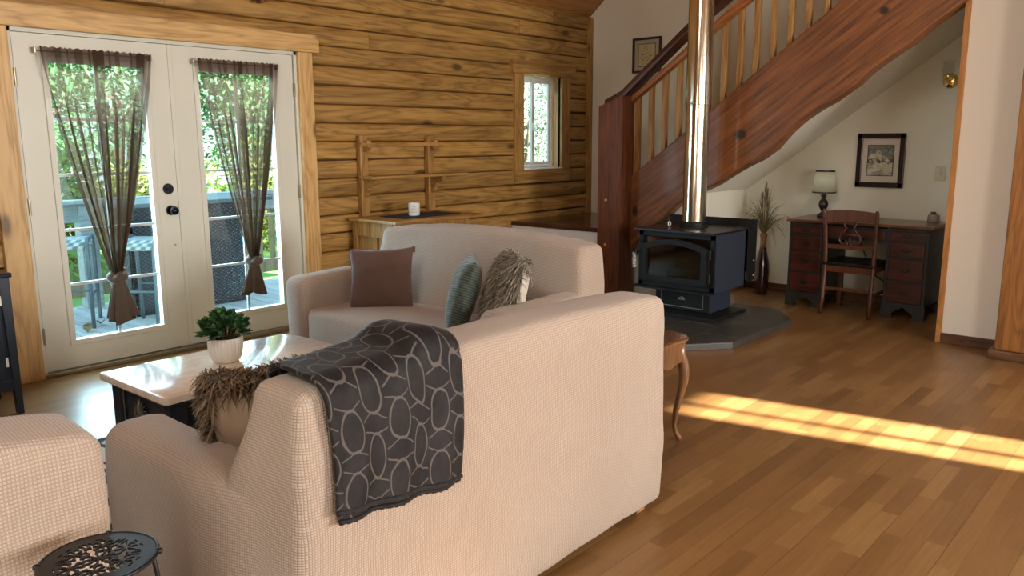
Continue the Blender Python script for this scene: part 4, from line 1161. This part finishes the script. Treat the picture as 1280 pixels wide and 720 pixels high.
for k in range(7):
    a = lerp(-1.2, 1.2, k / 6); mb.tube([(5.661, 3.21, .168), (5.656, 3.21 + sin(a) * .018, .168 + cos(a) * .012), (5.660, 3.21 + sin(a) * .032, .168 + cos(a) * .022)], [.004, .005, .002], 6)
mb.box(5.657, 5.664, 3.178, 3.242, .160, .168, .003); mb.build('badge', 'pewter', dw)
MB().box(5.50, 6.05, 2.845, 3.555, .046, .076, .004).build('base_plate', 'stove_black', sv)
MB().box(x1 + .10, x1 + .115, y0 - .035, y1 + .10, .36, .79, .003).build('rear_heat_shield', 'stove_black', sv)
mb = MB().box(x1 - .03, x1 + .11, y0 - .032, y0 - .022, .30, .725, .003); mb.build('side_heat_shield', 'stove_black', sv)
for z in (.34, .46): MB().lathe([(0, -.005), (.006, -.003), (.006, 0)], (x1 + .08, y0 - .031, z), 10, axis='Y').build('screw', 'vinyl', sv)
mb = MB().lathe([(.118, .733), (.118, .742), (.104, .748), (.104, .772), (.098, .778)], (5.86, 3.235, 0), 32); mb.build('flue_collar', 'stove_black', sv, angle=40)
MB().tube([(5.70, 3.36, .733), (5.70, 3.36, .748)], .008, 8).build('draft_rod', 'stove_black', sv)
MB().tube([(5.69 + .018 * cos(a), 3.36, .760 + .018 * sin(a)) for a in [2 * PI * i / 18 for i in range(19)]], .004, 6, cap=False).build('draft_knob', 'vinyl', sv, smooth=True)
pi_ = thing('stove_pipe', 'shiny steel stovepipe rising from the wood stove in front of the stairs', 'stovepipe', (5.86, 3.235, .776))
def pipe(a, b, r): return MB().grid(lambda u, v: (5.86 + r * cos(2 * PI * u), 3.235 + r * sin(2 * PI * u), lerp(a, b, v)), 48, 6, closed_u=True, uv=False)
pipe(.773, 1.700, .0935).build('lower_section', 'pipe_steel', pi_, smooth=True); pipe(1.705, 4.42, .0965).build('upper_section', 'pipe_steel', pi_, smooth=True)
MB().lathe([(.0935, 1.690), (.1005, 1.694), (.1005, 1.712), (.0965, 1.716)], (5.86, 3.235, 0), 48).build('joint_band', 'pipe_steel', pi_, angle=40)
MB().box(5.755, 5.768, 3.222, 3.248, 1.696, 1.710, .002).build('band_clasp', 'hinge', pi_)

# ------------------------------------------------------------------ alcove: vase, desk and what stands on it
va = thing('floor_vase', 'tall slender dark vase of dried grasses standing beside the desk', 'vase', (7.12, 3.205, 0))
MB().lathe([(0, 0), (.052, 0), (.056, .02), (.064, .12), (.067, .22), (.060, .30), (.044, .37), (.032, .42), (.029, .445)], (0, 0, 0), 28).build('vase_body', 'vase_glaze', va, local=True, smooth=True)
MB().lathe([(.029, .445), (.027, .48), (.028, .52), (.034, .555), (.036, .56), (.030, .555), (.022, .50)], (0, 0, 0), 28).build('vase_neck', 'vase_wood', va, local=True, smooth=True)
rr = random.Random(5); mb = MB(); pm = MB()
for k in range(120):
    a = rr.uniform(0, 2 * PI); L = rr.uniform(.25, .52); sp = rr.uniform(.03, .26); dr_ = rr.uniform(.05, .34) * (sp / .17)
    d = Vector((cos(a) * .7, sin(a), 0)); pts = []
    for i in range(9):
        t = i / 8; pts.append(Vector((0, 0, .535)) + d * (sp * t ** 1.6 + .012) + Vector((0, 0, L * (t - .55 * dr_ / .2 * t ** 3))))
    mb.tube(pts, [lerp(.0026, .0010, i / 8) for i in range(9)], 4)
mb.build('dried_grass', 'drygrass', va, local=True)
for (dx, dy, z0, z1) in ((.01, .004, .86, 1.03), (-.01, -.022, .80, .98), (.0, .03, .78, .94)):
    for k in range(200):
        t = rr.random(); p = Vector((dx, dy, lerp(z0, z1, t))) + Vector((rr.uniform(-1, 1), rr.uniform(-1, 1), 0)) * .006
        strand(pm, p, Vector((rr.uniform(-1, 1), rr.uniform(-1, 1), 1.6)).normalized(), .035 * (1.1 - t * .6), .0022, .1, rr)
    mb = MB().tube([(0, 0, .53), (dx, dy, z0)], .0025, 5); pm.add(mb.v, mb.f)
pm.build('plume', 'plume', va, local=True)

dk = thing('desk', 'dark antique kneehole desk with reddish drawers against the alcove wall', 'desk', (7.05, 2.27, 0))
dx0, dx1, dy0, dy1 = 6.80, 7.31, 1.715, 2.825
MB().box(6.775, 7.325, dy0 - .025, dy1 + .025, .728, .752, .006).build('desk_top', 'desktop', dk)
for (a, b) in ((dy0, 2.025), (2.520, dy1)):
    mb = MB().box(dx0 + .012, dx1, a, b, .105, .728, .003); mb.build('pedestal', 'desk_green', dk)
    f = MB()
    for z in (.700, .612, .480, .295): f.box(dx0, dx0 + .014, a, b, z, z + .014, .002)
    f.box(dx0, dx0 + .014, a, a + .022, .105, .728, .002); f.box(dx0, dx0 + .014, b - .022, b, .105, .728, .002); f.box(dx0 - .004, dx0 + .014, a - .004, b + .004, .095, .125, .004)
    f.build('face_frame', 'desk_green', dk)
    for (z0, z1) in ((.628, .698), (.497, .610), (.312, .478), (.128, .293)):
        d = MB().box(dx0 - .006, dx0 + .012, a + .026, b - .026, z0, z1, .004).build('drawer', 'mahogany', dk)
        yc, zc = (a + b) / 2, (z0 + z1) / 2; p = MB()
        p.prism([(yc - .042, zc + .004), (yc - .022, zc + .016), (yc, zc + .020), (yc + .022, zc + .016), (yc + .042, zc + .004), (yc + .020, zc - .012), (yc, zc - .022), (yc - .020, zc - .012)], dx0 - .010, dx0 - .005, 'X')
        p.tube([(dx0 - .010, yc - .028, zc + .004), (dx0 - .022, yc - .026, zc - .006), (dx0 - .024, yc, zc - .012), (dx0 - .022, yc + .026, zc - .006), (dx0 - .010, yc + .028, zc + .004)], .0028, 6)
        p.build('drawer_pull', 'desk_pull', d)
    for yy, sg in ((a, 1), (b, -1)):
        mb = MB(); mb.prism([(yy - sg * .008, 0), (yy - sg * .008, .10), (yy + sg * .15, .10), (yy + sg * .13, .075), (yy + sg * .095, .06), (yy + sg * .075, .035), (yy + sg * .085, 0)], dx0 - .008, dx0 + .014, 'X')
        mb.box(dx0 - .006, dx0 + .09, min(yy, yy + sg * .02), max(yy, yy + sg * .02), 0, .10); mb.build('bracket_foot', 'desk_green', dk)
        MB().box(dx1 - .09, dx1, min(yy, yy + sg * .02), max(yy, yy + sg * .02), 0, .104).build('rear_foot', 'desk_green', dk)
d = MB().box(dx0 - .004, dx0 + .012, 2.045, 2.500, .618, .700, .004).build('center_drawer', 'mahogany', dk)
MB().box(dx0 + .012, dx1, 2.025, 2.520, .60, .715).build('knee_frame', 'desk_green', dk)
p = MB(); p.tube([(dx0 - .006, 2.24, .662), (dx0 - .020, 2.245, .652), (dx0 - .020, 2.30, .652), (dx0 - .006, 2.305, .662)], .003, 6); p.build('drawer_pull', 'desk_pull', d)

ch = thing('desk_chair', 'dark wooden side chair with lyre-shaped back splat pushed up to the desk', 'chair', (6.83, 2.26, 0))
for s in (-1, 1):
    y = .190 * s; mb = MB()
    pts = [(-.215, y * 1.03, 0), (-.195, y * 1.0, .14), (-.180, y, .30), (-.175, y, .41), (-.178, y * 1.01, .55), (-.195, y * 1.04, .70), (-.222, y * 1.08, .845), (-.228, y * 1.08, .865)]
    mb.tube(pts, [.017, .017, .018, .019, .017, .016, .017, .012], 8, up=(1, 0, 0)); mb.build('back_leg', 'chairwood', ch, local=True, smooth=True)
    mb = MB().prism([(y - .017, .0), (y + .017, 0), (y + .020, .41), (y - .020, .41)], .175, .213, 'X', .003); mb.build('front_leg', 'chairwood', ch, local=True)
    MB().box(-.175, .195, y - .010, y + .010, .365, .415, .003).build('seat_rail', 'chairwood', ch, local=True)
    MB().box(-.185, .195, y - .008, y + .008, .17, .195, .003).build('stretcher', 'chairwood', ch, local=True)
MB().box(-.200, .215, -.205, .205, .405, .435, .012).build('seat', 'black_metal', ch, local=True)
MB().box(-.185, -.165, -.185, .185, .352, .408, .004).build('seat_rail', 'chairwood', ch, local=True)
MB().box(.180, .205, -.185, .185, .352, .408, .004).build('seat_rail', 'chairwood', ch, local=True)
MB().box(-.190, -.170, -.180, .180, .200, .226, .003).build('stretcher', 'chairwood', ch, local=True)
mb = MB().prism([(-.20, .772), (.20, .772), (.207, .85), (.12, .860), (0, .866), (-.12, .860), (-.207, .85)], -.228, -.206, 'X', .005); mb.build('crest_rail', 'chairwood', ch, local=True)
MB().box(-.190, -.172, -.185, .185, .545, .580, .003).build('cross_rail', 'chairwood', ch, local=True)
mb = MB()
for s in (-1, 1):
    pts = [(.030, .775), (.048, .750), (.030, .72), (.045, .69), (.078, .655), (.085, .62), (.065, .592), (.035, .588), (.025, .605), (.040, .618)]
    mb.tube([(-.196 if z < .7 else -.206, s * y, z) for (y, z) in pts], [.010, .010, .009, .010, .012, .012, .011, .009, .008, .006], 7)
mb.tube([(-.198, 0, .58), (-.2, 0, .64)], .012, 7); mb.tube([(-.2, -.07, .665), (-.2, .07, .665)], .007, 6)
mb.build('lyre_splat', 'mahogany', ch, local=True, smooth=True)

lp = thing('table_lamp', 'small turned lamp with tan shade on the left end of the desk', 'lamp', (7.12, 2.672, .752))
MB().lathe([(0, 0), (.048, 0), (.050, .012), (.040, .026), (.022, .036), (.016, .05), (.024, .065), (.038, .09), (.041, .115), (.034, .14), (.018, .158), (.014, .17), (.024, .18), (.024, .19), (.013, .20), (.012, .225), (0, .225)], (0, 0, 0), 24).build('lamp_base', 'lamp_base', lp, local=True, smooth=True)
MB().tube([(0, 0, .22), (0, 0, .27)], .006, 8).build('stem', 'brass', lp, local=True)
mb = MB().grid(lambda u, v: (lerp(.100, .080, v) * cos(2 * PI * u), lerp(.100, .080, v) * sin(2 * PI * u), lerp(.212, .405, v)), 40, 8, closed_u=True, uv=False); mb.build('lamp_shade', 'lampshade', lp, local=True, smooth=True)
for (r_, z0, z1) in ((.1015, .210, .222), (.0815, .392, .407)):
    MB().grid(lambda u, v: (r_ * cos(2 * PI * u), r_ * sin(2 * PI * u), lerp(z0, z1, v)), 40, 1, closed_u=True, uv=False).build('shade_trim', 'lamp_base', lp, local=True, smooth=True)
ld = bpy.data.lights.new('lamp_bulb', 'POINT'); ld.energy = .28; ld.color = (.86, .95, 1.); ld.shadow_soft_size = .03
lo = bpy.data.objects.new('lamp_bulb', ld); COL.objects.link(lo); lo.location = (7.12, 2.672, 1.075)
cd = MB().tube([(7.30, 2.50, .70), (7.33, 2.40, .52), (7.325, 2.33, .36), (7.31, 2.24, .24), (7.315, 2.12, .17), (7.325, 2.05, .12)], .004, 6).build('power_cord', 'cord_black', smooth=True)
tag(cd, 'black power cord hanging behind the desk under the lamp', 'cord')
jr = thing('candle_jar', 'small stone-coloured jar of potpourri on the right end of the desk', 'jar', (7.20, 1.800, .752))
MB().lathe([(0, 0), (.040, 0), (.044, .008), (.044, .055), (.038, .066), (.038, .060), (0, .055)], (0, 0, 0), 20).build('jar_body', 'jar_clay', jr, local=True, angle=50)
mb = MB()
for k in range(9):
    a = rr.uniform(0, 2 * PI); q = rr.uniform(0, .026); mb.lathe([(0, -.012), (.009, -.006), (.011, 0), (.008, .008), (0, .012)], (q * cos(a), q * sin(a), .066 + rr.uniform(0, .012)), 7)
mb.build('potpourri', 'jar_stuff', jr, local=True)

# pictures, switch and sconce on the back wall
def picture(name, lbl, yc, zc, w, h, fw, mw, fm, mm, art, aw, ah, xw=XB):
    r = thing(name, lbl, 'picture', (xw, yc, zc)); mb = MB()
    for (a, b, c, d) in ((-w / 2, w / 2, h / 2 - fw, h / 2), (-w / 2, w / 2, -h / 2, -h / 2 + fw), (-w / 2, -w / 2 + fw, -h / 2, h / 2), (w / 2 - fw, w / 2, -h / 2, h / 2)): mb.box(-.028, -.002, a, b, c, d, .005)
    mb.build('picture_frame', fm, r, local=True)
    MB().box(-.012, -.004, -w / 2 + fw * .8, w / 2 - fw * .8, -h / 2 + fw * .8, h / 2 - fw * .8).build('mat', mm, r, local=True)
    mb = MB().box(-.0145, -.0118, -aw / 2 - .006, aw / 2 + .006, -ah / 2 - .006, ah / 2 + .006); mb.build('inner_border', 'frame_dark', r, local=True)
    MB().box(-.016, -.0142, -aw / 2, aw / 2, -ah / 2, ah / 2).build('print', art, r, local=True)
picture('framed_picture', 'dark-framed snowy mountain print hanging over the desk', 2.291, 1.241, .392, .458, .044, .04, 'frame_dark', 'mat_board', 'art_mountain', .205, .250)
picture('framed_picture', 'small framed botanical print on the wall behind the stair rail', 4.600, 2.270, .335, .345, .022, .05, 'frame_dark', 'mat_grey', 'art_botanical', .19, .215, 7.262)
sw = thing('light_switch', 'beige light switch plate between the mountain print and the alcove trim', 'switch', (XB, 1.815, 1.140))
MB().box(-.008, 0, -.040, .040, -.060, .060, .004).build('plate', 'switch', sw, local=True)
MB().box(-.020, -.006, -.006, .006, -.012, .016, .002).build('toggle', 'switch', sw, local=True)
MB().box(-.0095, -.007, -.003, .003, .034, .040).build('screw', 'hinge', sw, local=True)
sc = thing('wall_sconce', 'brass wall sconce with a clear glass chimney beside the alcove trim', 'wall lamp', (XB, 1.800, 1.880))
MB().lathe([(0, -.024), (.030, -.022), (.052, -.012), (.060, 0)], (0, 0, 0), 28, axis='X').build('backplate', 'brass', sc, local=True, smooth=True)
MB().tube([(-.02, 0, -.005), (-.055, 0, -.022), (-.085, 0, -.008), (-.09, 0, .02)], .007, 8).build('arm', 'brass', sc, local=True, smooth=True)
MB().lathe([(0, .0), (.022, .002), (.036, .018), (.040, .04), (.034, .046)], (-.09, 0, .0), 24).build('cup', 'brass', sc, local=True, smooth=True)
mb = MB().grid(lambda u, v: (-.09 + interp([(0, .034), (.25, .046), (.5, .043), (.8, .036), (1, .050)], v) * cos(2 * PI * u), interp([(0, .034), (.25, .046), (.5, .043), (.8, .036), (1, .050)], v) * sin(2 * PI * u), lerp(.044, .150, v)), 28, 14, closed_u=True, uv=False); mb.build('glass_chimney', 'clear', sc, local=True, smooth=True)

# ------------------------------------------------------------------ rustic shelf, pine cabinet, runner and candle by the log wall
sh = thing('wall_shelf', 'rustic pine wall rack with two uprights and a shelf on the log wall', 'shelf', (4.53, D, .84))
for x in (4.135, 4.868):
    MB().box(x - .038, x + .038, D - .055, D - .001, .775, 1.47, .008).build('upright', 'oldpine_up', sh)
    MB().prism([(D - .055, 1.125), (D - .215, 1.125), (D - .19, 1.085), (D - .12, 1.065), (D - .09, 1.00), (D - .055, .975)], x - .015, x + .025, 'X', .004).build('bracket', 'oldpine', sh)
    MB().prism([(D - .055, 1.43), (D - .11, 1.43), (D - .12, 1.38), (D - .10, 1.35), (D - .055, 1.34)], x - .012, x + .028, 'X', .004).build('bracket', 'oldpine', sh)
MB().box(4.075, 5.150, D - .225, D - .056, 1.126, 1.148, .004).build('shelf_board', 'oldpine', sh)
MB().box(4.07, 4.93, D - .108, D - .080, 1.382, 1.412, .005).build('peg_rail', 'oldpine', sh)
pc = thing('pine_cabinet', 'low pine cabinet against the log wall, behind the far loveseat', 'cabinet', (4.40, 5.05, 0))
cx0, cx1, cy0, cy1 = 4.00, 4.80, 4.74, 5.255
MB().box(3.95, 4.90, 4.68, D - .060, .800, .826, .006).build('cabinet_top', 'oldpine', pc)
MB().box(cx0 + .01, cx1 - .01, cy0 + .015, cy1, .06, .800).build('carcass', 'oldpine_up', pc)
mb = MB()
for (a, b, c, d) in ((cx0, cx0 + .05, .0, .80), (cx1 - .05, cx1, 0, .80)): mb.box(a, b, cy0, cy0 + .03, c, d, .003)
mb.box(cx0 + .05, cx1 - .05, cy0, cy0 + .02, .745, .80, .003); mb.box(cx0 + .05, cx1 - .05, cy0, cy0 + .02, .06, .12, .003); mb.build('face_frame', 'oldpine_up', pc)
for (a, b) in ((cx0 + .055, 4.395), (4.405, cx1 - .055)):
    d = MB().box(a, b, cy0 - .012, cy0 + .008, .125, .740, .004).build('door', 'oldpine_up', pc)
    mb = MB()
    for q in ((a, a + .05, .125, .74), (b - .05, b, .125, .74), (a, b, .125, .185), (a, b, .68, .74)): mb.box(q[0], q[1], cy0 - .022, cy0 - .010, q[2], q[3], .003)
    mb.build('door_frame', 'oldpine', d)
    MB().box(a - .004, a + .004, cy0 - .028, cy0 - .01, .60, .68, .001).build('hinge', 'black_metal', d)
sd = MB()   # framed left side
for q in ((cy0 + .02, cy0 + .08, .06, .80), (cy1 - .06, cy1, .06, .80), (cy0 + .08, cy1 - .06, .68, .80), (cy0 + .08, cy1 - .06, .06, .14), (4.96, 5.01, .14, .68)): sd.box(cx0 - .012, cx0 + .012, q[0], q[1], q[2], q[3], .003)
sd.build('side_frame', 'oldpine_up', pc)
rn = MB(); rn.grid(lambda u, v: (lerp(4.14, 4.76, u), lerp(4.79, 5.10, v) , .8285 + .0012 * sin(u * 12)), 24, 10, uv=False)
ro = rn.build('table_runner', 'navy_cloth', smooth=True, mods=[('SOLIDIFY', dict(thickness=.003, offset=1))]); tag(ro, 'navy cloth runner on the pine cabinet under the white candle', 'runner')
ca = thing('candle', 'white jar candle on the navy runner of the pine cabinet', 'candle', (4.375, 4.945, .832))
MB().lathe([(0, 0), (.042, 0), (.045, .004), (.046, .098), (.042, .098), (.041, .086), (0, .084)], (0, 0, 0), 28).build('candle_glass', 'candle_glass', ca, local=True, angle=50)
MB().lathe([(0, .0845), (.0405, .0845)], (0, 0, 0), 20).build('wax', 'wax', ca, local=True); MB().tube([(0, 0, .084), (.002, 0, .095)], .001, 5).build('wick', 'ink', ca, local=True)
mb = MB()
for (z, w) in ((.070, .016), (.055, .022), (.046, .014), (.030, .024)):
    mb.grid(lambda u, v: (.0463 * cos(-2.28 + (u - .5) * w * 40 / 1.0 * .9), .0463 * sin(-2.28 + (u - .5) * w * 40 * .9), z + (v - .5) * .003), 10, 1, uv=False)
mb.build('label_print', 'ink', ca, local=True)

# ------------------------------------------------------------------ outdoors
mb = MB()
for i in range(64):
    x = -1.2 + i * .145
    mb.box(x, x + .138, D + .20, 8.05, -.14, -.105)
struct(mb, 'deck', 'deckwood')
struct(MB().box(-14, 26, D + .25, 40, -.75, -.70), 'ground_lawn', 'lawn')
rl_ = thing('deck_railing', 'weathered grey deck railing with slats beyond the French doors', 'railing', (2.9, 7.95, -.1))
MB().box(-.5, 7.9, 7.87, 8.03, .865, .905, .006).build('top_rail', 'railgrey', rl_)
MB().box(-.5, 7.9, 7.93, 7.97, .70, .86, .004).build('face_board', 'railgrey', rl_)
MB().box(-.5, 7.9, 7.93, 7.97, .0, .14, .004).build('bottom_rail', 'fencewood', rl_)
for x in (.9, 2.98, 5.4, 7.2): MB().box(x - .075, x + .075, 7.885, 8.03, -.105, .864, .005).build('post', 'railgrey', rl_)
for i in range(17): MB().box(4.30 + i * .155, 4.36 + i * .155, 7.98, 8.01, .02, .86, .003).build('slat', 'fencewood', rl_)
for x in (.2, 1.7, 3.5): MB().box(x - .022, x + .022, 7.98, 8.01, .02, .86, .003).build('slat', 'fencewood', rl_)
wb = thing('patio_bar', 'dark woven wicker patio bar with grey counter on the deck outside', 'bar table', (3.55, 7.35, -.105))
MB().box(3.02, 4.13, 7.14, 7.18, -.10, .80, .006).build('woven_front', 'wicker_dark', wb)
for x in (3.02, 4.09): MB().box(x, x + .04, 7.14, 7.62, -.10, .80, .006).build('woven_side', 'wicker_dark', wb)
MB().box(2.94, 4.36, 6.99, 7.70, .87, .905, .006).build('counter', 'counter_grey', wb)
MB().box(3.0, 4.2, 7.10, 7.60, .80, .87, .004).build('counter_frame', 'wicker_dark', wb)
def stool(lbl, loc, rz):
    r = thing('bar_stool', lbl, 'bar stool', loc, (0, 0, rz), 'bar stools on the deck')
    hw, hd, H = .20, .17, .76
    def sf(u, v):   # saddle seat curling over at both ends
        a = lerp(-1, 1, u); x = a * hw; e = max(0, abs(a) - .72) / .28
        return (x * (1 - .04 * e), lerp(-hd, hd, v), H - .012 - .016 * cos(a * 1.4) - .085 * e * e)
    MB().grid(sf, 24, 10, uv=False).build('woven_seat', 'wicker_seat', r, local=True, smooth=True, mods=[('SOLIDIFY', dict(thickness=.018, offset=-1))])
    for sy in (-1, 1):
        mb = MB(); pts = [(-hw - .02, sy * hd, 0), (-hw, sy * hd, H - .14), (-hw + .01, sy * hd, H - .06), (-hw + .05, sy * hd, H - .015), (0, sy * hd, H - .025), (hw - .05, sy * hd, H - .015), (hw - .01, sy * hd, H - .06), (hw, sy * hd, H - .14), (hw + .02, sy * hd, 0)]
        mb.tube(pts, .016, 8); mb.build('leg_frame', 'stool_metal', r, local=True, smooth=True)
        MB().tube([(-hw - .012, sy * hd, .27), (hw + .012, sy * hd, .27)], .009, 7).build('foot_rail', 'stool_metal', r, local=True)
    for sx in (-1, 1): MB().tube([(sx * (hw + .012), -hd, .32), (sx * (hw + .012), hd, .32)], .009, 7).build('foot_rail', 'stool_metal', r, local=True)
    return r
s1 = stool('woven metal bar stool on the deck, farther left, by the railing post', (2.56, 7.27, -.105), math.radians(62))
s2 = copy_tree(s1, (2.985, 6.78, -.105), (0, 0, math.radians(40)), 'woven metal bar stool on the deck just behind the knotted curtain, against the bar')
rr = random.Random(9)
for i, (x, y) in enumerate(((2.70, 7.10), (2.62, 7.02), (2.95, 7.28), (3.18, 6.95), (2.50, 6.85))):
    mb = MB(); leaf(mb, Vector((0, 0, .004)), Vector((rr.uniform(-1, 1), rr.uniform(-1, 1), .1)), .10, .07, .35)
    o = mb.build('fallen_leaf', 'leaf_litter', local=True); o.location = (x, y, -.104)
    tag(o, 'dry brown leaf lying on the deck boards near the stools', 'leaf', 'fallen leaves on the deck')
# trees and shrubs: each its own object, crown sizes differ
def crown(mat, R, H, n, ls, seed):
    rr = random.Random(seed); mb = MB(); cl = [(Vector((rr.uniform(-.6, .6) * R, rr.uniform(-.6, .6) * R, rr.uniform(.15, .9) * H)), rr.uniform(.3, .6) * R) for _ in range(16)]
    for k in range(n):
        c, r = rr.choice(cl); d = Vector((rr.gauss(0, 1), rr.gauss(0, 1), rr.gauss(0, 1))).normalized()
        p = c + d * r * rr.uniform(.5, 1.) ** .5; s = ls * rr.uniform(.6, 1.4)
        leaf(mb, p, d + Vector((rr.uniform(-1, 1), rr.uniform(-1, 1), rr.uniform(-.8, .4))), s, s * .6, .2)
    return mb
def tree(name, lbl, cat, mat, R, H, base, loc, seed, n=8000, ls=.14, group='trees and shrubs beyond the deck'):
    r = thing(name, lbl, cat, loc, (0, 0, seed), group)
    c = crown(mat, R, H, n, ls, seed); c.xform(Matrix.Translation((0, 0, base))); c.build('foliage', mat, r, local=True)
    mb = MB(); mb.tube([(0, 0, 0), (.05, .02, base + H * .4), (.0, .05, base + H * .75)], [.05 + R * .04, .04 + R * .03, .03], 8)
    for k in range(4): a = k * 1.6 + seed; mb.tube([(.03, .02, base + H * .25), (cos(a) * R * .3, sin(a) * R * .3, base + H * .45), (cos(a) * R * .55, sin(a) * R * .55, base + H * .6)], [.05, .035, .015], 6)
    mb.build('trunk', 'bark', r, local=True, smooth=True)
    return r
L_ = lambda c: ['broad green tree beyond the deck railing', 'pale blue-green tree far beyond the deck railing', 'low yellow-green shrub behind the deck railing', 'grey twiggy tree outside the small window'][c]
tree('leafy_tree', 'broad green tree on the lawn outside, left of the French doors', 'tree', 'leaf_tree', 2.3, 4.6, .4, (5.2, 16.5, -.72), 1)
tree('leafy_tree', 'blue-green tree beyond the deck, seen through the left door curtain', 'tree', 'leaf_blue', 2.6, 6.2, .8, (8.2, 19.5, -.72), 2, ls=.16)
tree('leafy_tree', 'bright green tree beyond the deck, seen through the right door curtain', 'tree', 'leaf_tree', 2.4, 5.0, .8, (11.6, 19.5, -.72), 3)
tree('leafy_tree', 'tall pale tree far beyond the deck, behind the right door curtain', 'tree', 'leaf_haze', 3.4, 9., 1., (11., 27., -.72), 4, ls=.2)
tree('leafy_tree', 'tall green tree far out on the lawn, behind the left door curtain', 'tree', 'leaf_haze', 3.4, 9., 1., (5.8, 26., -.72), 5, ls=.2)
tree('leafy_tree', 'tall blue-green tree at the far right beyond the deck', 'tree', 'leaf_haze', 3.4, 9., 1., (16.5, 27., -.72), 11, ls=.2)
far = bpy.data.objects['leafy_tree.003']
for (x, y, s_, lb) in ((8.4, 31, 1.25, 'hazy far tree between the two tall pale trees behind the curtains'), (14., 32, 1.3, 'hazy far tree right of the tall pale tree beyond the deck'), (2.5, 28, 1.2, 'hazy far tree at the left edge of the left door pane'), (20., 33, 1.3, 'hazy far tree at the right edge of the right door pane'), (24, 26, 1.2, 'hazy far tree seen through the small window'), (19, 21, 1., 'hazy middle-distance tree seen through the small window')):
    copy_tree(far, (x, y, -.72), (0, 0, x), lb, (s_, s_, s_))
tree('shrub', 'yellow-green shrub just above the railing in the left door', 'shrub', 'leaf_yellow', 1.1, 1.9, .1, (4.3, 13.2, -.72), 6, 3000, .13)
tree('shrub', 'yellow shrub above the railing between the two doors', 'shrub', 'leaf_yellow', 1.1, 1.6, .2, (6.3, 14., -.72), 7, 3000, .13)
tree('shrub', 'light green shrub above the railing in the right door', 'shrub', 'leaf_yellow', 1.2, 1.9, .2, (9.2, 14.8, -.72), 8, 3000, .13)
tree('bare_tree', 'pale twiggy tree close outside the small window', 'tree', 'leaf_pale', 1.5, 3.4, .5, (9.3, 8.0, -.72), 9, 5200, .085)
tree('bare_tree', 'second pale twiggy tree a little farther outside the small window', 'tree', 'leaf_pale', 1.9, 4.0, .5, (12.2, 10.4, -.72), 10, 5200, .10)

# ------------------------------------------------------------------ light
w = bpy.data.worlds.new('World'); SC.world = w; w.use_nodes = True
nt = w.node_tree; bg = nt.nodes['Background']
tc = nt.nodes.new('ShaderNodeTexCoord'); sp = nt.nodes.new('ShaderNodeSeparateXYZ'); nt.links.new(tc.outputs['Generated'], sp.inputs[0])
cr = nt.nodes.new('ShaderNodeValToRGB'); nt.links.new(sp.outputs[2], cr.inputs[0])
cr.color_ramp.elements[0].position = .0; cr.color_ramp.elements[0].color = (.80, .93, .95, 1)
cr.color_ramp.elements[1].position = .6; cr.color_ramp.elements[1].color = (.45, .72, 1., 1)
nt.links.new(cr.outputs[0], bg.inputs[0]); bg.inputs[1].default_value = WORLD_STRENGTH
sun = bpy.data.lights.new('sun', 'SUN'); sun.energy = SUN_STRENGTH; sun.color = (1., .95, .84); sun.angle = math.radians(.9)
so = bpy.data.objects.new('sun', sun); COL.objects.link(so)
el = math.radians(22.); hd = Vector((-.195, .981, 0)).normalized(); dirv = Vector((hd.x * cos(el), hd.y * cos(el), -sin(el)))
so.rotation_euler = dirv.to_track_quat('-Z', 'Y').to_euler(); so.location = (6, -8, 6)
def area(name, loc, nrm, sx, sy, power, col):
    l = bpy.data.lights.new(name, 'AREA'); l.shape = 'RECTANGLE'; l.size = sx; l.size_y = sy; l.energy = power; l.color = col
    o = bpy.data.objects.new(name, l); COL.objects.link(o); o.location = loc; o.rotation_euler = Vector(nrm).to_track_quat('-Z', 'Z').to_euler()
    return o
# daylight through the windows behind the camera, then two added fills on the front wall
for i, o in enumerate(ops[:2]):
    area('window_daylight', ((o[0] + o[1]) / 2, YR + .03, 1.53), (0, 1, -.05), o[1] - o[0] - .1, 1.25, WIN_FILL_POWER[i], (1., .97, .91))
area('window_daylight', (XL + .06, .5, 3.75), (1, 0, -.15), 2.8, 1.35, WIN_FILL_POWER[2], (.96, 1., .93))  # added high fill for the stairs and partition, solid wall behind it
area('window_daylight', (XL + .06, .5, 1.5), (1, 0, 0), 1.45, 1.05, 26, (1., .93, .82))  # added low fill for the seat arms and stove front
# daylight through the French doors and the small window
area('door_daylight', (2.12, D + .16, 1.05), (0, -1, -.25), .56, 1.65, DOOR_POWER, (.60, .82, 1.))
area('door_daylight', (3.08, D + .16, 1.05), (0, -1, -.25), .56, 1.65, DOOR_POWER, (.60, .82, 1.))

# ------------------------------------------------------------------ camera
cam = bpy.data.cameras.new('camera'); co = bpy.data.objects.new('camera', cam); COL.objects.link(co); SC.camera = co
yaw, pit, rol = math.radians(41.63), math.radians(-10.34), math.radians(-.2735)
d = Vector((cos(yaw) * cos(pit), sin(yaw) * cos(pit), sin(pit))); r0 = Vector((sin(yaw), -cos(yaw), 0)); u0 = r0.cross(d)
r = r0 * cos(rol) + u0 * sin(rol); u = -r0 * sin(rol) + u0 * cos(rol)
mt = Matrix((r, u, -d)).transposed().to_4x4(); mt.translation = (0, 0, 1.424); co.matrix_world = mt
cam.sensor_width = 36; cam.lens = 1010 / 1280 * 36; cam.clip_start = .05; cam.clip_end = 200
vs = SC.view_settings; vs.view_transform = 'Standard'; vs.look = 'None'; vs.exposure = EXPOSURE; vs.gamma = 1; vs.use_curve_mapping = False
SC.cycles.max_bounces = 10; SC.cycles.diffuse_bounces = 5; SC.cycles.transparent_max_bounces = 24; SC.cycles.caustics_reflective = False; SC.cycles.caustics_refractive = False
SC.cycles.sample_clamp_indirect = 6
try: SC.cycles.use_denoising = True
except Exception: pass
